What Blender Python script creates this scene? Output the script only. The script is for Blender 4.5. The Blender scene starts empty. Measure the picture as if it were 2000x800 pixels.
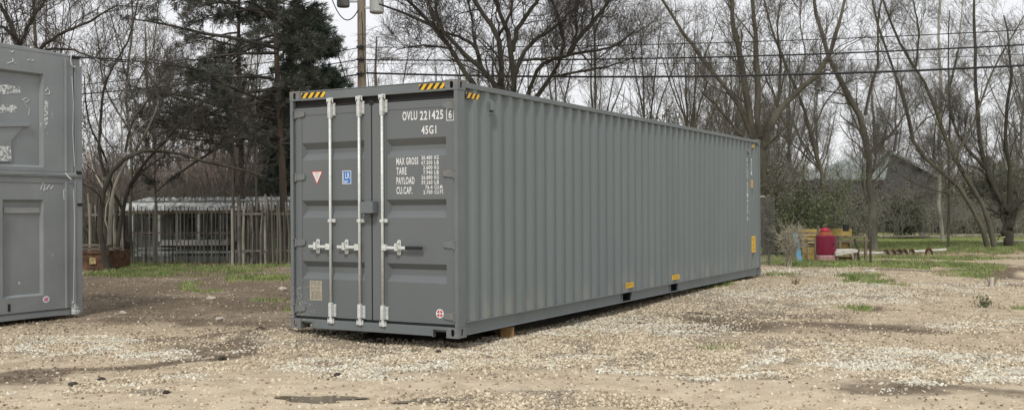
import bpy, math, random
import numpy as np
from mathutils import Vector, Matrix
R = math.radians
random.seed(7); rng = np.random.default_rng(11)
scene = bpy.context.scene
col = scene.collection
# ---------------------------------------------------------------- camera
FPX, TH, PITCH, ROLL, CH = 2005.8, 0.51006, 0.00365, -0.00538, 1.591
cr, sr, cp, sp = math.cos(ROLL), math.sin(ROLL), math.cos(PITCH), math.sin(PITCH)
F0, U0, R0 = Vector((0, cp, sp)), Vector((0, -sp, cp)), Vector((1, 0, 0))
Rv, Uv = R0*cr + U0*sr, U0*cr - R0*sr
cam = bpy.data.cameras.new('camera'); camo = bpy.data.objects.new('camera', cam); col.objects.link(camo)
camo.matrix_world = Matrix(((Rv.x, Uv.x, -F0.x, 0), (Rv.y, Uv.y, -F0.y, 0), (Rv.z, Uv.z, -F0.z, CH), (0, 0, 0, 1)))
cam.sensor_width = 36; cam.lens = 36*FPX/2000; cam.clip_end = 3000; cam.clip_start = .05
scene.camera = camo
# ---------------------------------------------------------------- world: overcast sky over a weak sun
SUN_EL, SUN_AZ = R(50), R(192)          # azimuth clockwise from +Y
w = bpy.data.worlds.new('World'); scene.world = w; w.use_nodes = True
nt = w.node_tree; nt.nodes.clear()
def wn(t): return nt.nodes.new(t)
sky = wn('ShaderNodeTexSky'); sky.sky_type = 'NISHITA'; sky.sun_disc = False
sky.sun_elevation = SUN_EL; sky.sun_rotation = SUN_AZ
b1 = wn('ShaderNodeBackground'); b1.inputs[1].default_value = .09; nt.links.new(sky.outputs[0], b1.inputs[0])
tc = wn('ShaderNodeTexCoord'); mp = wn('ShaderNodeMapping'); mp.inputs['Scale'].default_value = (1, 1, 3)
ns = wn('ShaderNodeTexNoise'); ns.inputs['Scale'].default_value = 1.6; ns.inputs['Detail'].default_value = 4
rp = wn('ShaderNodeValToRGB'); rp.color_ramp.elements[0].position = .3; rp.color_ramp.elements[1].position = .7
rp.color_ramp.elements[0].color = (.63, .635, .65, 1); rp.color_ramp.elements[1].color = (.72, .72, .735, 1)
b2 = wn('ShaderNodeBackground'); b2.inputs[1].default_value = 1.0
nt.links.new(tc.outputs['Generated'], mp.inputs[0]); nt.links.new(mp.outputs[0], ns.inputs[0])
nt.links.new(ns.outputs[0], rp.inputs[0]); nt.links.new(rp.outputs[0], b2.inputs[0])
mx = wn('ShaderNodeMixShader'); mx.inputs[0].default_value = .93
ow = wn('ShaderNodeOutputWorld')
nt.links.new(b1.outputs[0], mx.inputs[1]); nt.links.new(b2.outputs[0], mx.inputs[2]); nt.links.new(mx.outputs[0], ow.inputs[0])
sl = bpy.data.lights.new('sun', 'SUN'); sl.energy = 1.5; sl.angle = R(10); sl.color = (1, .97, .92)
so = bpy.data.objects.new('sun', sl); col.objects.link(so)
sd = Vector((math.sin(SUN_AZ)*math.cos(SUN_EL), math.cos(SUN_AZ)*math.cos(SUN_EL), math.sin(SUN_EL)))
so.rotation_euler = sd.to_track_quat('Z', 'Y').to_euler(); so.location = (0, 0, 30)
scene.view_settings.view_transform = 'Standard'; scene.view_settings.look = 'None'
scene.view_settings.exposure = 0.45; scene.view_settings.gamma = 1; scene.view_settings.use_curve_mapping = False
# ---------------------------------------------------------------- pixel <-> world helpers (survey of the place)
def ray(px, py):
    a, b = px-1000, py-400
    a0, b0 = a*cr+b*sr, -a*sr+b*cr
    return F0*FPX + R0*a0 - U0*b0
def at(px, py, Y):
    d = ray(px, py); t = Y/d.y
    return Vector((d.x*t, Y, CH+d.z*t))
def project(X, Y, Z):
    z = Z-CH; d = Y*cp+z*sp; u = -Y*sp+z*cp
    d = np.where(d < .5, .5, d)
    a, b = X/d*FPX, -u/d*FPX
    return 1000+a*cr-b*sr, 400+a*sr+b*cr
EX, EY = Vector((math.cos(TH), -math.sin(TH), 0)), Vector((math.sin(TH), math.cos(TH), 0))
CORN = Vector((-.6051, 11.4479, .145))            # near right bottom corner of the big container
ORIG = CORN - EX*2.438
# ---------------------------------------------------------------- materials
def M(name, c, rough=.7, var=.15, scale=4, metal=0, bump=.0, bscale=60, stretch=(1, 1, 1), c2=None, spec=.4, coord='Object'):
    m = bpy.data.materials.new(name); m.use_nodes = True; n = m.node_tree; bs = n.nodes['Principled BSDF']
    t = n.nodes.new('ShaderNodeTexCoord'); mpn = n.nodes.new('ShaderNodeMapping'); mpn.inputs['Scale'].default_value = stretch
    n.links.new(t.outputs[coord], mpn.inputs[0])
    no = n.nodes.new('ShaderNodeTexNoise'); no.inputs['Scale'].default_value = scale; no.inputs['Detail'].default_value = 6
    n.links.new(mpn.outputs[0], no.inputs[0])
    r = n.nodes.new('ShaderNodeValToRGB'); r.color_ramp.elements[0].position = .33; r.color_ramp.elements[1].position = .67
    a = [min(1, x*(1-var)) for x in c]; b = [min(1, x*(1+var)) for x in (c2 or c)]
    r.color_ramp.elements[0].color = (*a, 1); r.color_ramp.elements[1].color = (*b, 1)
    n.links.new(no.outputs[0], r.inputs[0]); n.links.new(r.outputs[0], bs.inputs['Base Color'])
    bs.inputs['Roughness'].default_value = rough; bs.inputs['Metallic'].default_value = metal
    bs.inputs['Specular IOR Level'].default_value = spec
    if bump:
        n2 = n.nodes.new('ShaderNodeTexNoise'); n2.inputs['Scale'].default_value = bscale; n2.inputs['Detail'].default_value = 4
        n.links.new(mpn.outputs[0], n2.inputs[0])
        bp = n.nodes.new('ShaderNodeBump'); bp.inputs['Strength'].default_value = bump; bp.inputs['Distance'].default_value = .02
        n.links.new(n2.outputs[0], bp.inputs['Height']); n.links.new(bp.outputs[0], bs.inputs['Normal'])
    m['ramp'] = r.name
    return m
def overlay(m, c, build):
    """mix a second colour over a material's base by a mask node built by build(node_tree, texcoord) -> socket"""
    n = m.node_tree; bs = n.nodes['Principled BSDF']; l = bs.inputs['Base Color'].links[0]; src = l.from_socket
    t = n.nodes.new('ShaderNodeTexCoord'); mk = build(n, t)
    mi = n.nodes.new('ShaderNodeMix'); mi.data_type = 'RGBA'
    n.links.new(mk, mi.inputs[0]); n.links.new(src, mi.inputs[6]); mi.inputs[7].default_value = (*c, 1)
    n.links.new(mi.outputs[2], bs.inputs['Base Color'])
def mth(n, op, a, b=None, c=None, clamp=False):
    k = n.nodes.new('ShaderNodeMath'); k.operation = op; k.use_clamp = clamp
    for i, v in enumerate((a, b, c)):
        if v is None: continue
        if isinstance(v, (int, float)): k.inputs[i].default_value = v
        else: n.links.new(v, k.inputs[i])
    return k.outputs[0]
def mrange(n, v, a, b, c=0., d=1., smooth=True):
    k = n.nodes.new('ShaderNodeMapRange'); k.interpolation_type = 'SMOOTHSTEP' if smooth else 'LINEAR'
    n.links.new(v, k.inputs[0])
    for i, x in zip((1, 2, 3, 4), (a, b, c, d)): k.inputs[i].default_value = x
    return k.outputs[0]
def nnoise(n, vec, scale, detail=3, stretch=None):
    if stretch:
        q = n.nodes.new('ShaderNodeMapping'); q.inputs['Scale'].default_value = stretch; n.links.new(vec, q.inputs[0]); vec = q.outputs[0]
    k = n.nodes.new('ShaderNodeTexNoise'); k.inputs['Scale'].default_value = scale; k.inputs['Detail'].default_value = detail
    n.links.new(vec, k.inputs[0]); return k.outputs[0]
GREY = (.162, .187, .188)
paint = M('grey_paint', GREY, .48, .05, 1.3, bump=.05, bscale=9, stretch=(1, 1, .25))
overlay(paint, (.25, .25, .235), lambda n, t: mth(n, 'MULTIPLY', mrange(n, nnoise(n, t.outputs['Object'], 7, 5, (1, 1, .12)), .55, .8), .16))
def dust(n, t):
    s = n.nodes.new('ShaderNodeSeparateXYZ'); n.links.new(t.outputs['Object'], s.inputs[0])
    return mth(n, 'MULTIPLY', mth(n, 'MULTIPLY', mrange(n, s.outputs[2], .62, .16), mrange(n, nnoise(n, t.outputs['Object'], 5, 6, (1, 1, .3)), .35, .7)), .38)
overlay(paint, (.33, .30, .245), dust)
overlay(paint, (.10, .085, .07), lambda n, t: mth(n, 'MULTIPLY', mrange(n, nnoise(n, t.outputs['Object'], 4.5, 7, (1, 2.2, .05)), .66, .80), .22))
door_shaded_paint = M('door_grey_paint', (.136, .148, .151), .48, .05, 1.3, bump=.05, bscale=9, stretch=(1, 1, .25))  # same paint as the walls, with the door end's shade in its colour
def splash(n, t):
    s = n.nodes.new('ShaderNodeSeparateXYZ'); n.links.new(t.outputs['Object'], s.inputs[0])
    mu = mth(n, 'MULTIPLY', mrange(n, s.outputs[0], .75, .05), mrange(n, s.outputs[2], 1.15, .2))
    v = nnoise(n, t.outputs['Object'], 62, 2)
    thr = mth(n, 'SUBTRACT', .80, mth(n, 'MULTIPLY', mu, .27))
    return mth(n, 'MULTIPLY', mth(n, 'MULTIPLY', mth(n, 'SUBTRACT', v, thr), 14, clamp=True), .75, clamp=True)
overlay(door_shaded_paint, (.42, .40, .34), splash)
frame_paint = M('frame_grey_paint', (.148, .166, .168), .5, .07, 2.5, bump=.08, bscale=14)
overlay(frame_paint, (.42, .40, .34), splash)
casting_paint = M('casting_paint', (.16, .172, .172), .55, .08, 9, bump=.15, bscale=30)
overlay(casting_paint, (.24, .19, .145), lambda n, t: mth(n, 'MULTIPLY', mrange(n, nnoise(n, t.outputs['Object'], 16, 4), .55, .66), .8))
rubber = M('black_rubber', (.018, .018, .018), .7, .2, 8)
galv = M('galvanised_steel', (.64, .655, .63), .42, .12, 22, metal=.15, bump=.05, bscale=50)
pocket_shade = M('dark_void', (.012, .012, .012), .9, .1)  # near-black colour that puts shade into the fork pocket walls
white = M('white_lettering', (.74, .74, .72), .6, .04, 20)
black = M('black_vinyl', (.02, .02, .02), .5, .1)
yellow = M('yellow_vinyl', (.78, .47, .03), .5, .06, 9)
red = M('red_vinyl', (.5, .02, .03), .5, .08)
blue = M('blue_vinyl', (.03, .17, .50), .45, .08)
plate_m = M('data_plate', (.42, .38, .30), .45, .1, 30, metal=.2)
plate_ink = M('data_plate_ink', (.13, .11, .09), .6, .1)
wood_block = M('pine_block', (.24, .14, .055), .75, .25, 9, bump=.15, bscale=24)
old_grey = M('weathered_grey_paint', (.235, .252, .255), .42, .09, 1.8, bump=.14, bscale=5)
overlay(old_grey, (.36, .38, .37), lambda n, t: mth(n, 'MULTIPLY', mrange(n, nnoise(n, t.outputs['Object'], 2.2, 5, (1, 1, .35)), .52, .8), .55))
overlay(old_grey, (.62, .63, .62), lambda n, t: mth(n, 'MULTIPLY', mrange(n, nnoise(n, t.outputs['Object'], 13, 6, (1, 1, .4)), .70, .74), .8))
scuff = M('chalky_white_scuff', (.60, .62, .61), .8, .3, 30)
overlay(scuff, (.24, .26, .25), lambda n, t: mrange(n, nnoise(n, t.outputs['Object'], 26, 5), .48, .56))
pink = M('pink_sticker', (.55, .2, .36), .6, .3, 60)
rust = M('rusty_steel', (.085, .040, .022), .85, .45, 6, bump=.3, bscale=20, c2=(.10, .055, .032))
oldwood = M('weathered_wood', (.15, .12, .09), .9, .3, 5, bump=.2, bscale=30)
stakewood = M('grey_stake_wood', (.17, .15, .13), .9, .35, 5, bump=.2, bscale=30)
pale_wood = M('pale_board', (.52, .49, .44), .8, .15, 8)
white_paint = M('off_white_paint', (.62, .63, .61), .6, .1, 4)
pavil_grey = M('pavilion_grey_green', (.20, .215, .19), .8, .18, 3)
glass = M('dark_window_glass', (.05, .06, .06), .08, .3, 2, spec=.6)
pole_wood = M('pole_wood', (.20, .155, .115), .85, .35, 3, bump=.25, bscale=20, stretch=(1, 1, .15), c2=(.30, .25, .195))
cable = M('black_cable', (.02, .02, .024), .6, .1)
transf = M('transformer_enamel', (.50, .51, .49), .4, .07, 3)
transf_dark = M('transformer_grey', (.20, .20, .20), .5, .1, 3)
shed_m = M('shed_sheet', (.30, .34, .32), .7, .1, 2)
shed_dark = M('shed_gable', (.10, .105, .11), .8, .15, 2)
play_red = M('red_plastic', (.17, .008, .032), .42, .12, 3)
play_red2 = M('bright_red_plastic', (.36, .012, .04), .4, .12, 3)
play_pink = M('faded_pink_plastic', (.36, .21, .20), .7, .25, 6)
play_yellow = M('faded_yellow_panel', (.36, .265, .085), .7, .3, 5)
play_blue = M('blue_board_paint', (.09, .24, .38), .6, .2, 5)
steel = M('fence_steel', (.30, .30, .29), .5, .2, 6, metal=.3)
def bark(name, c, moss=(.10, .105, .055), k=.5):
    m = M(name, c, .95, .35, 3.5, bump=.5, bscale=22, stretch=(1, 1, .35))
    overlay(m, moss, lambda n, t: mth(n, 'MULTIPLY', mrange(n, nnoise(n, t.outputs['Object'], 1.7, 4), .42, .62), k))
    return m
bark_dark = bark('dark_bark', (.052, .045, .037), (.07, .07, .04), .35)
bark_olive = bark('olive_bark', (.095, .085, .066), (.12, .115, .07), .5)
bark_grey = bark('grey_bark', (.13, .12, .10), (.15, .15, .10), .5)
bark_pale = bark('pale_bark', (.34, .32, .27), (.22, .21, .15), .4)
bark_pine = bark('pine_bark', (.085, .06, .045), (.08, .07, .055), .4)
twig_dark = M('dark_twigs', (.06, .052, .044), .95, .3, 1)
twig_brown = M('brown_twigs', (.125, .115, .092), .95, .3, 1)
twig_red = M('reddish_twigs', (.24, .195, .165), .95, .25, .8)
twig_grey = M('grey_twigs', (.21, .20, .17), .95, .3, .8)
def leafmat(name, c, c2):
    m = M(name, c, .65, .25, 2.2, c2=c2, coord='Object'); return m
needle_dark = leafmat('fir_needles', (.028, .044, .030), (.06, .085, .055))
needle_pine = leafmat('pine_needles', (.034, .044, .034), (.09, .095, .07))
needle_dry = leafmat('dry_pine_needles', (.05, .045, .035), (.11, .09, .07))
leaf_ever = leafmat('evergreen_leaves', (.05, .07, .028), (.12, .145, .06))
leaf_olive = leafmat('olive_leaves', (.07, .075, .045), (.14, .14, .085))
leaf_pale = leafmat('pale_olive_leaves', (.13, .13, .085), (.22, .21, .14))
leaf_brown = leafmat('brown_leaves', (.11, .085, .055), (.20, .15, .11))
blade_m = leafmat('grass_blades', (.08, .15, .025), (.19, .28, .07))
straw_m = leafmat('straw_blades', (.20, .17, .09), (.36, .30, .18))
# ---------------------------------------------------------------- object helpers
def tag(o, label=None, cat=None, group=None, kind=None):
    for k, v in (('label', label), ('category', cat), ('group', group), ('kind', kind)):
        if v: o[k] = v
    return o
def empty(name, loc, rz=0, label=None, cat=None, group=None):
    o = bpy.data.objects.new(name, None); col.objects.link(o); o.location = loc; o.rotation_euler = (0, 0, rz)
    o.empty_display_size = .2
    return tag(o, label, cat, group)
def link(name, me, m, parent=None):
    o = bpy.data.objects.new(name, me); col.objects.link(o)
    if m: me.materials.append(m)
    if parent: o.parent = parent
    return o
def fast(name, V, Fa, m, parent=None, smooth=True):
    me = bpy.data.meshes.new(name); V = np.asarray(V, dtype=np.float32); Fa = np.asarray(Fa, dtype=np.int32)
    k = Fa.shape[1]; me.vertices.add(len(V)); me.vertices.foreach_set('co', V.ravel())
    me.loops.add(Fa.size); me.loops.foreach_set('vertex_index', Fa.ravel())
    me.polygons.add(len(Fa)); me.polygons.foreach_set('loop_start', np.arange(0, Fa.size, k, dtype=np.int32))
    me.polygons.foreach_set('loop_total', np.full(len(Fa), k, dtype=np.int32))
    me.polygons.foreach_set('use_smooth', np.full(len(Fa), smooth))
    me.update(calc_edges=True)
    return link(name, me, m, parent)
class MB:
    def __init__(s): s.v = []; s.f = []; s.mi = []; s.c = 0
    def add(s, vs, fs, mi=0):
        b = len(s.v); s.v += [tuple(v) for v in vs]; s.f += [tuple(b+i for i in f) for f in fs]; s.mi += [mi]*len(fs); return s
    def box(s, x0, x1, y0, y1, z0, z1, mi=0):
        vs = [(x, y, z) for z in (z0, z1) for y in (y0, y1) for x in (x0, x1)]
        return s.add(vs, [(0, 2, 3, 1), (4, 5, 7, 6), (0, 1, 5, 4), (2, 6, 7, 3), (0, 4, 6, 2), (1, 3, 7, 5)], mi)
    def quad(s, a, b, c, d, mi=0): return s.add([a, b, c, d], [(0, 1, 2, 3)], mi)
    def prism(s, poly, axis, a, b, mi=0):
        """extrude 2-D polygon along axis: 'y' poly=(x,z), 'x' poly=(y,z), 'z' poly=(x,y)"""
        n = len(poly)
        f = {'y': lambda p, t: (p[0], t, p[1]), 'x': lambda p, t: (t, p[0], p[1]), 'z': lambda p, t: (p[0], p[1], t)}[axis]
        vs = [f(p, a) for p in poly]+[f(p, b) for p in poly]
        fs = [tuple(range(n)), tuple(range(2*n-1, n-1, -1))]+[(i, i+n, (i+1) % n+n, (i+1) % n) for i in range(n)]
        return s.add(vs, fs, mi)
    def tube(s, pts, r, n=8, mi=0, caps=True):
        pts = [Vector(p) for p in pts]; rs = r if isinstance(r, (list, tuple)) else [r]*len(pts)
        ref = None; vs = []
        for i, p in enumerate(pts):
            t = (pts[min(i+1, len(pts)-1)]-pts[max(i-1, 0)]).normalized()
            if ref is None: ref = Vector((1, 0, 0)) if abs(t.x) < .8 else Vector((0, 1, 0))
            u = (ref-t*ref.dot(t)).normalized(); ref = u; v = t.cross(u)
            vs += [p+(u*math.cos(2*math.pi*k/n)+v*math.sin(2*math.pi*k/n))*rs[i] for k in range(n)]
        fs = [(i*n+k, i*n+(k+1) % n, (i+1)*n+(k+1) % n, (i+1)*n+k) for i in range(len(pts)-1) for k in range(n)]
        if caps: fs += [tuple(range(n-1, -1, -1)), tuple(range((len(pts)-1)*n, len(pts)*n))]
        return s.add(vs, fs, mi)
    def build(s, name, m, parent=None, bevel=0, smooth=False, seg=2):
        me = bpy.data.meshes.new(name); me.from_pydata(s.v, [], s.f)
        ms = m if isinstance(m, (list, tuple)) else [m]
        import bmesh
        bm = bmesh.new(); bm.from_mesh(me); bm.normal_update(); bmesh.ops.recalc_face_normals(bm, faces=bm.faces); bm.to_mesh(me); bm.free()
        for x in ms[1:]: pass
        o = link(name, me, ms[0], parent)
        for x in ms[1:]: me.materials.append(x)
        if len(ms) > 1: me.polygons.foreach_set('material_index', s.mi)
        if smooth: me.polygons.foreach_set('use_smooth', [True]*len(me.polygons))
        if bevel:
            bmod = o.modifiers.new('bevel', 'BEVEL'); bmod.width = bevel; bmod.segments = seg; bmod.limit_method = 'ANGLE'; bmod.angle_limit = R(40)
        return o
def fit_text(body, x0, x1, z0, z1, m, parent, plane='front', off=0., name='lettering', bold=.0, vert=False):
    cu = bpy.data.curves.new('t', 'FONT'); cu.body = body; cu.size = 1; cu.offset = bold; cu.extrude = 0; cu.resolution_u = 3
    cu.space_character = 1.12
    to = bpy.data.objects.new('t', cu); col.objects.link(to)
    dg = bpy.context.evaluated_depsgraph_get(); me = bpy.data.meshes.new_from_object(to.evaluated_get(dg))
    bpy.data.objects.remove(to)
    co = np.zeros(len(me.vertices)*3, dtype=np.float32); me.vertices.foreach_get('co', co); co = co.reshape(-1, 3)
    if vert: co = np.stack([co[:, 1], -co[:, 0], co[:, 2]], 1)
    lo, hi = co.min(0), co.max(0)
    a = x0+(co[:, 0]-lo[0])/(hi[0]-lo[0])*(x1-x0); b = z0+(co[:, 1]-lo[1])/(hi[1]-lo[1])*(z1-z0)
    if plane == 'front': out = np.stack([a, np.full_like(a, off), b], 1)
    else: out = np.stack([np.full_like(a, off), a, b], 1)
    me.vertices.foreach_set('co', out.astype(np.float32).ravel()); me.name = name; me.update(); me.materials.clear()
    return link(name, me, m, parent)
# ---------------------------------------------------------------- value noise for numpy
def vnoise(x, y, s=0):
    xi, yi = np.floor(x).astype(np.int64), np.floor(y).astype(np.int64); xf, yf = x-xi, y-yi
    def h(a, b):
        k = (a*374761393+b*668265263+s*982451653) & 0xffffffff
        k = ((k ^ (k >> 13))*1274126177) & 0xffffffff
        return ((k ^ (k >> 16)) & 0xffff)/65535.
    u, v = xf*xf*(3-2*xf), yf*yf*(3-2*yf)
    return (h(xi, yi)*(1-u)+h(xi+1, yi)*u)*(1-v)+(h(xi, yi+1)*(1-u)+h(xi+1, yi+1)*u)*v
def fbm(x, y, s=0, o=4):
    r = 0; a = .5; t = 0
    for i in range(o): r = r+a*vnoise(x*2**i, y*2**i, s+i); t += a; a *= .5
    return r/t
def sstep(a, b, x):
    t = np.clip((x-a)/(b-a), 0, 1); return t*t*(3-2*t)
# ---------------------------------------------------------------- terrain
def height(X, Y, fine=True):
    X = np.asarray(X, float); Y = np.asarray(Y, float)
    h = np.zeros_like(X)
    dx, dy = X-ORIG.x, Y-ORIG.y
    u = dx*EX.x+dy*EX.y; v = dx*EY.x+dy*EY.y          # container frame
    h += .10*np.exp(-(((u+.15)/.75)**2+((v+.05)/.8)**2))
    h += .115*sstep(3.5, 11.5, v)*np.exp(-((u-2)/7.)**2)*sstep(40, 20, Y)
    h += .05*(fbm(X*.35, Y*.35, 3)-.5)*sstep(2, 9, Y)*2
    h += sstep(55, 110, Y)*1.0*fbm(X*.02, Y*.02, 9)
    if fine: h += .035*(fbm(X*1.6, Y*1.6, 5, 4)-.5)+.016*(fbm(X*7, Y*7, 6, 3)-.5)
    h += .14*np.exp(-((X-11.2)/1.1)**2-((Y-23.2)/.5)**2)
    # never through the container floor
    ins = (u > -.3) & (u < 2.7) & (v > -.1) & (v < 12.4)
    return np.where(ins, np.minimum(h, .128), h)
def ell(px, py, cx, cy, rx, ry, sl=0):
    return np.exp(-(((px-cx)/rx)**2+((py-cy-sl*(px-cx))/ry)**2)**1.3)
def zones(X, Y):
    wx = (fbm(X*.8, Y*.8, 61, 5)-.5)*3.2; wy = (fbm(X*.8, Y*.8, 71, 5)-.5)*2.6*np.clip(Y/18, .5, 1.6)
    px, py = project(X+wx, Y+wy, np.zeros_like(X)); ok = (Y > 3)
    n1 = fbm(X*.5, Y*.5, 21); n2 = fbm(X*1.7, Y*1.7, 31)
    g = np.zeros_like(X)
    for a in [(390, 519, 260, 5, 0), (330, 530, 180, 5, 0), (405, 562, 34, 7, 0), (548, 592, 36, 6, 0), (480, 545, 60, 4, .0),
              (255, 535, 100, 5, 0), (1900, 484, 220, 14, -.03), (1780, 482, 120, 9, 0), (1660, 551, 34, 7, 0),
              (1560, 500, 90, 14, 0), (1400, 565, 45, 6, -.1), (1945, 600, 30, 8, 0), (1740, 560, 50, 5, 0),
              (2080, 480, 150, 14, 0), (1760, 520, 150, 6, 0), (1290, 684, 50, 6, 0), (1000, 520, 120, 5, 0), (1620, 522, 130, 7, 0), (1520, 545, 40, 5, 0), (1880, 540, 90, 5, .03), (1700, 600, 40, 4, 0), (1830, 505, 160, 4, 0)]:
        g = np.maximum(g, ell(px, py, *a))
    g = np.maximum(g, .30*sstep(545, 515, py)*(px < 600))
    g = np.maximum(g, (.80*sstep(505, 480, py)-.16*sstep(472, 464, py)-.2*ell(px, py, 1850, 458, 300, 4))*(px > 1480))*(py > 424)
    gr = np.zeros_like(X)
    for a in [(1250, 640, 300, 55, -.12), (900, 690, 330, 40, 0), (1090, 650, 120, 50, 0), (1680, 578, 210, 14, 0), (1900, 725, 140, 34, 0), (1640, 690, 180, 24, 0),
              (1450, 738, 140, 8, 0), (120, 682, 190, 16, 0), (1250, 710, 250, 20, 0), (700, 700, 200, 20, 0), (1600, 540, 140, 12, 0),
              (1518, 472, 46, 22, 0), (1850, 457, 240, 4, 0), (350, 740, 200, 6, -.12), (1100, 790, 300, 16, 0), (560, 668, 200, 8, -.1), (1960, 640, 80, 14, 0), (1950, 560, 60, 8, 0)]:
        gr = np.maximum(gr, ell(px, py, *a))
    gr = np.clip(gr*(.55+.9*n2), 0, 1)
    mu = np.zeros_like(X)
    for a in [(380, 597, 260, 20, 0), (300, 700, 280, 15, -.2), (120, 738, 120, 10, -.15), (500, 655, 160, 11, -.2), (1440, 618, 190, 14, 0), (1830, 770, 220, 16, .05), (1970, 538, 90, 18, 0),
              (1740, 600, 60, 6, 0), (1330, 640, 120, 6, 0), (700, 650, 170, 18, 0), (1640, 640, 260, 11, .02), (200, 628, 160, 10, 0), (480, 628, 200, 12, 0),
              (1560, 525, 90, 5, 0), (1780, 533, 180, 5, 0), (1500, 545, 40, 6, 0), (900, 668, 180, 8, 0)]:
        mu = np.maximum(mu, ell(px, py, *a))
    sandy = sstep(700, 770, py)*(1-.5*gr)
    mid = sstep(690, 590, py)*sstep(900, 600, px)*.8
    mu = np.clip(np.maximum(mu, mid)*(.5+1.0*n1), 0, 1)
    far = sstep(44, 52, Y)*np.where(px > 1480, sstep(66, 78, Y), 1)
    g = g*(1-.85*far); mu = np.maximum(mu, far*.8)
    z = lambda v: np.where(ok, v, .2)
    return z(np.clip(g, 0, 1)), z(gr*(1-far)), z(mu), z(sandy)
def axis(fine0, fine1, step, lo, hi, gro=1.12):
    a = list(np.arange(fine0, fine1, step)); s = step; x = a[-1]
    while x < hi: s *= gro; x += s; a.append(x)
    s = step; x = a[0]; b = []
    while x > lo: s *= gro; x -= s; b.append(x)
    return np.array(b[::-1]+a)
gx = axis(-9.5, 13, .07, -900, 900); gy = np.concatenate([axis(7.2, 34, .07, -60, 34.01), []])
s = .07; y = gy[-1]; ext = []
while y < 1500: s *= 1.06; y += s; ext.append(y)
gy = np.concatenate([gy, ext])
GX, GY = np.meshgrid(gx, gy); GZ = height(GX, GY)
nx, ny = len(gx), len(gy)
idx = np.arange(nx*ny).reshape(ny, nx)
FQ = np.stack([idx[:-1, :-1].ravel(), idx[:-1, 1:].ravel(), idx[1:, 1:].ravel(), idx[1:, :-1].ravel()], 1)
zg, zr, zm, zs = zones(GX.ravel(), GY.ravel())
gm = bpy.data.materials.new('yard_ground'); gm.use_nodes = True
def ground_mat():
    n = gm.node_tree; bs = n.nodes['Principled BSDF']; t = n.nodes.new('ShaderNodeTexCoord'); P = t.outputs['Object']
    def attr(a): k = n.nodes.new('ShaderNodeAttribute'); k.attribute_name = a; return k.outputs['Fac']
    def mixc(f, a, b):
        k = n.nodes.new('ShaderNodeMix'); k.data_type = 'RGBA'
        for s_, v in ((0, f), (6, a), (7, b)):
            if isinstance(v, tuple): k.inputs[s_].default_value = (*v, 1)
            elif isinstance(v, float): k.inputs[s_].default_value = v
            else: n.links.new(v, k.inputs[s_])
        return k.outputs[2]
    big, med, fin, tiny = nnoise(n, P, .6, 5), nnoise(n, P, 3.2, 6), nnoise(n, P, 17, 5), nnoise(n, P, 75, 4)
    base = mixc(mrange(n, med, .3, .7), (.37, .295, .20), (.56, .46, .325))
    base = mixc(mth(n, 'MULTIPLY', mrange(n, fin, .5, .72), .55), base, (.17, .135, .10))
    base = mixc(mth(n, 'MULTIPLY', mrange(n, tiny, .52, .7), .6), base, (.50, .45, .37))
    base = mixc(mth(n, 'MULTIPLY', mrange(n, tiny, .45, .3), .5), base, (.15, .12, .09))
    base = mixc(mth(n, 'MULTIPLY', attr('sand'), .7), base, mixc(mrange(n, med, .3, .7), (.48, .40, .285), (.63, .535, .395)))
    # gravel speckle
    vo = n.nodes.new('ShaderNodeTexVoronoi'); vo.inputs['Scale'].default_value = 48; n.links.new(P, vo.inputs['Vector'])
    sx = n.nodes.new('ShaderNodeSeparateColor'); n.links.new(vo.outputs['Color'], sx.inputs[0])
    gcol = mixc(sx.outputs[0], (.27, .22, .155), (.62, .54, .41)); gcol = mixc(mrange(n, vo.outputs['Distance'], .35, .7), gcol, (.12, .10, .08))
    gm_ = mth(n, 'ADD', attr('gravel'), mth(n, 'MULTIPLY', mth(n, 'SUBTRACT', med, .5), 1.4))
    base = mixc(mrange(n, gm_, .15, .6), base, gcol)
    mm = mth(n, 'ADD', attr('mud'), mth(n, 'MULTIPLY', mth(n, 'SUBTRACT', mth(n, 'ADD', med, mth(n, 'MULTIPLY', fin, .6)), .8), 1.1))
    mudc = mixc(mrange(n, fin, .3, .7), (.062, .046, .034), (.17, .128, .09))
    base = mixc(mth(n, 'MULTIPLY', mrange(n, mm, .12, .95), .9), base, mudc)
    ga = mth(n, 'ADD', attr('grass'), mth(n, 'MULTIPLY', mth(n, 'SUBTRACT', mth(n, 'ADD', med, mth(n, 'MULTIPLY', fin, .5)), .75), 1.2))
    gc = mixc(mrange(n, med, .35, .65), (.12, .18, .035), (.27, .26, .10)); gc = mixc(mrange(n, fin, .4, .65), gc, (.19, .25, .07))
    base = mixc(mrange(n, ga, .3, .62), base, gc)
    n.links.new(base, bs.inputs['Base Color']); bs.inputs['Roughness'].default_value = .95; bs.inputs['Specular IOR Level'].default_value = .15
    hgt = mth(n, 'ADD', mth(n, 'MULTIPLY', fin, .6), mth(n, 'MULTIPLY', tiny, .5))
    hgt = mth(n, 'SUBTRACT', hgt, mth(n, 'MULTIPLY', vo.outputs['Distance'], .5))
    bp = n.nodes.new('ShaderNodeBump'); bp.inputs['Strength'].default_value = .7; bp.inputs['Distance'].default_value = .03
    n.links.new(hgt, bp.inputs['Height']); n.links.new(bp.outputs[0], bs.inputs['Normal'])
ground_mat()
go = fast('ground', np.stack([GX.ravel(), GY.ravel(), GZ.ravel()], 1), FQ, gm)
tag(go, kind='structure')
for nm, arr in (('grass', zg), ('gravel', zr), ('mud', zm), ('sand', zs)):
    at_ = go.data.attributes.new(nm, 'FLOAT', 'POINT'); at_.data.foreach_set('value', arr.astype(np.float32))
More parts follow.
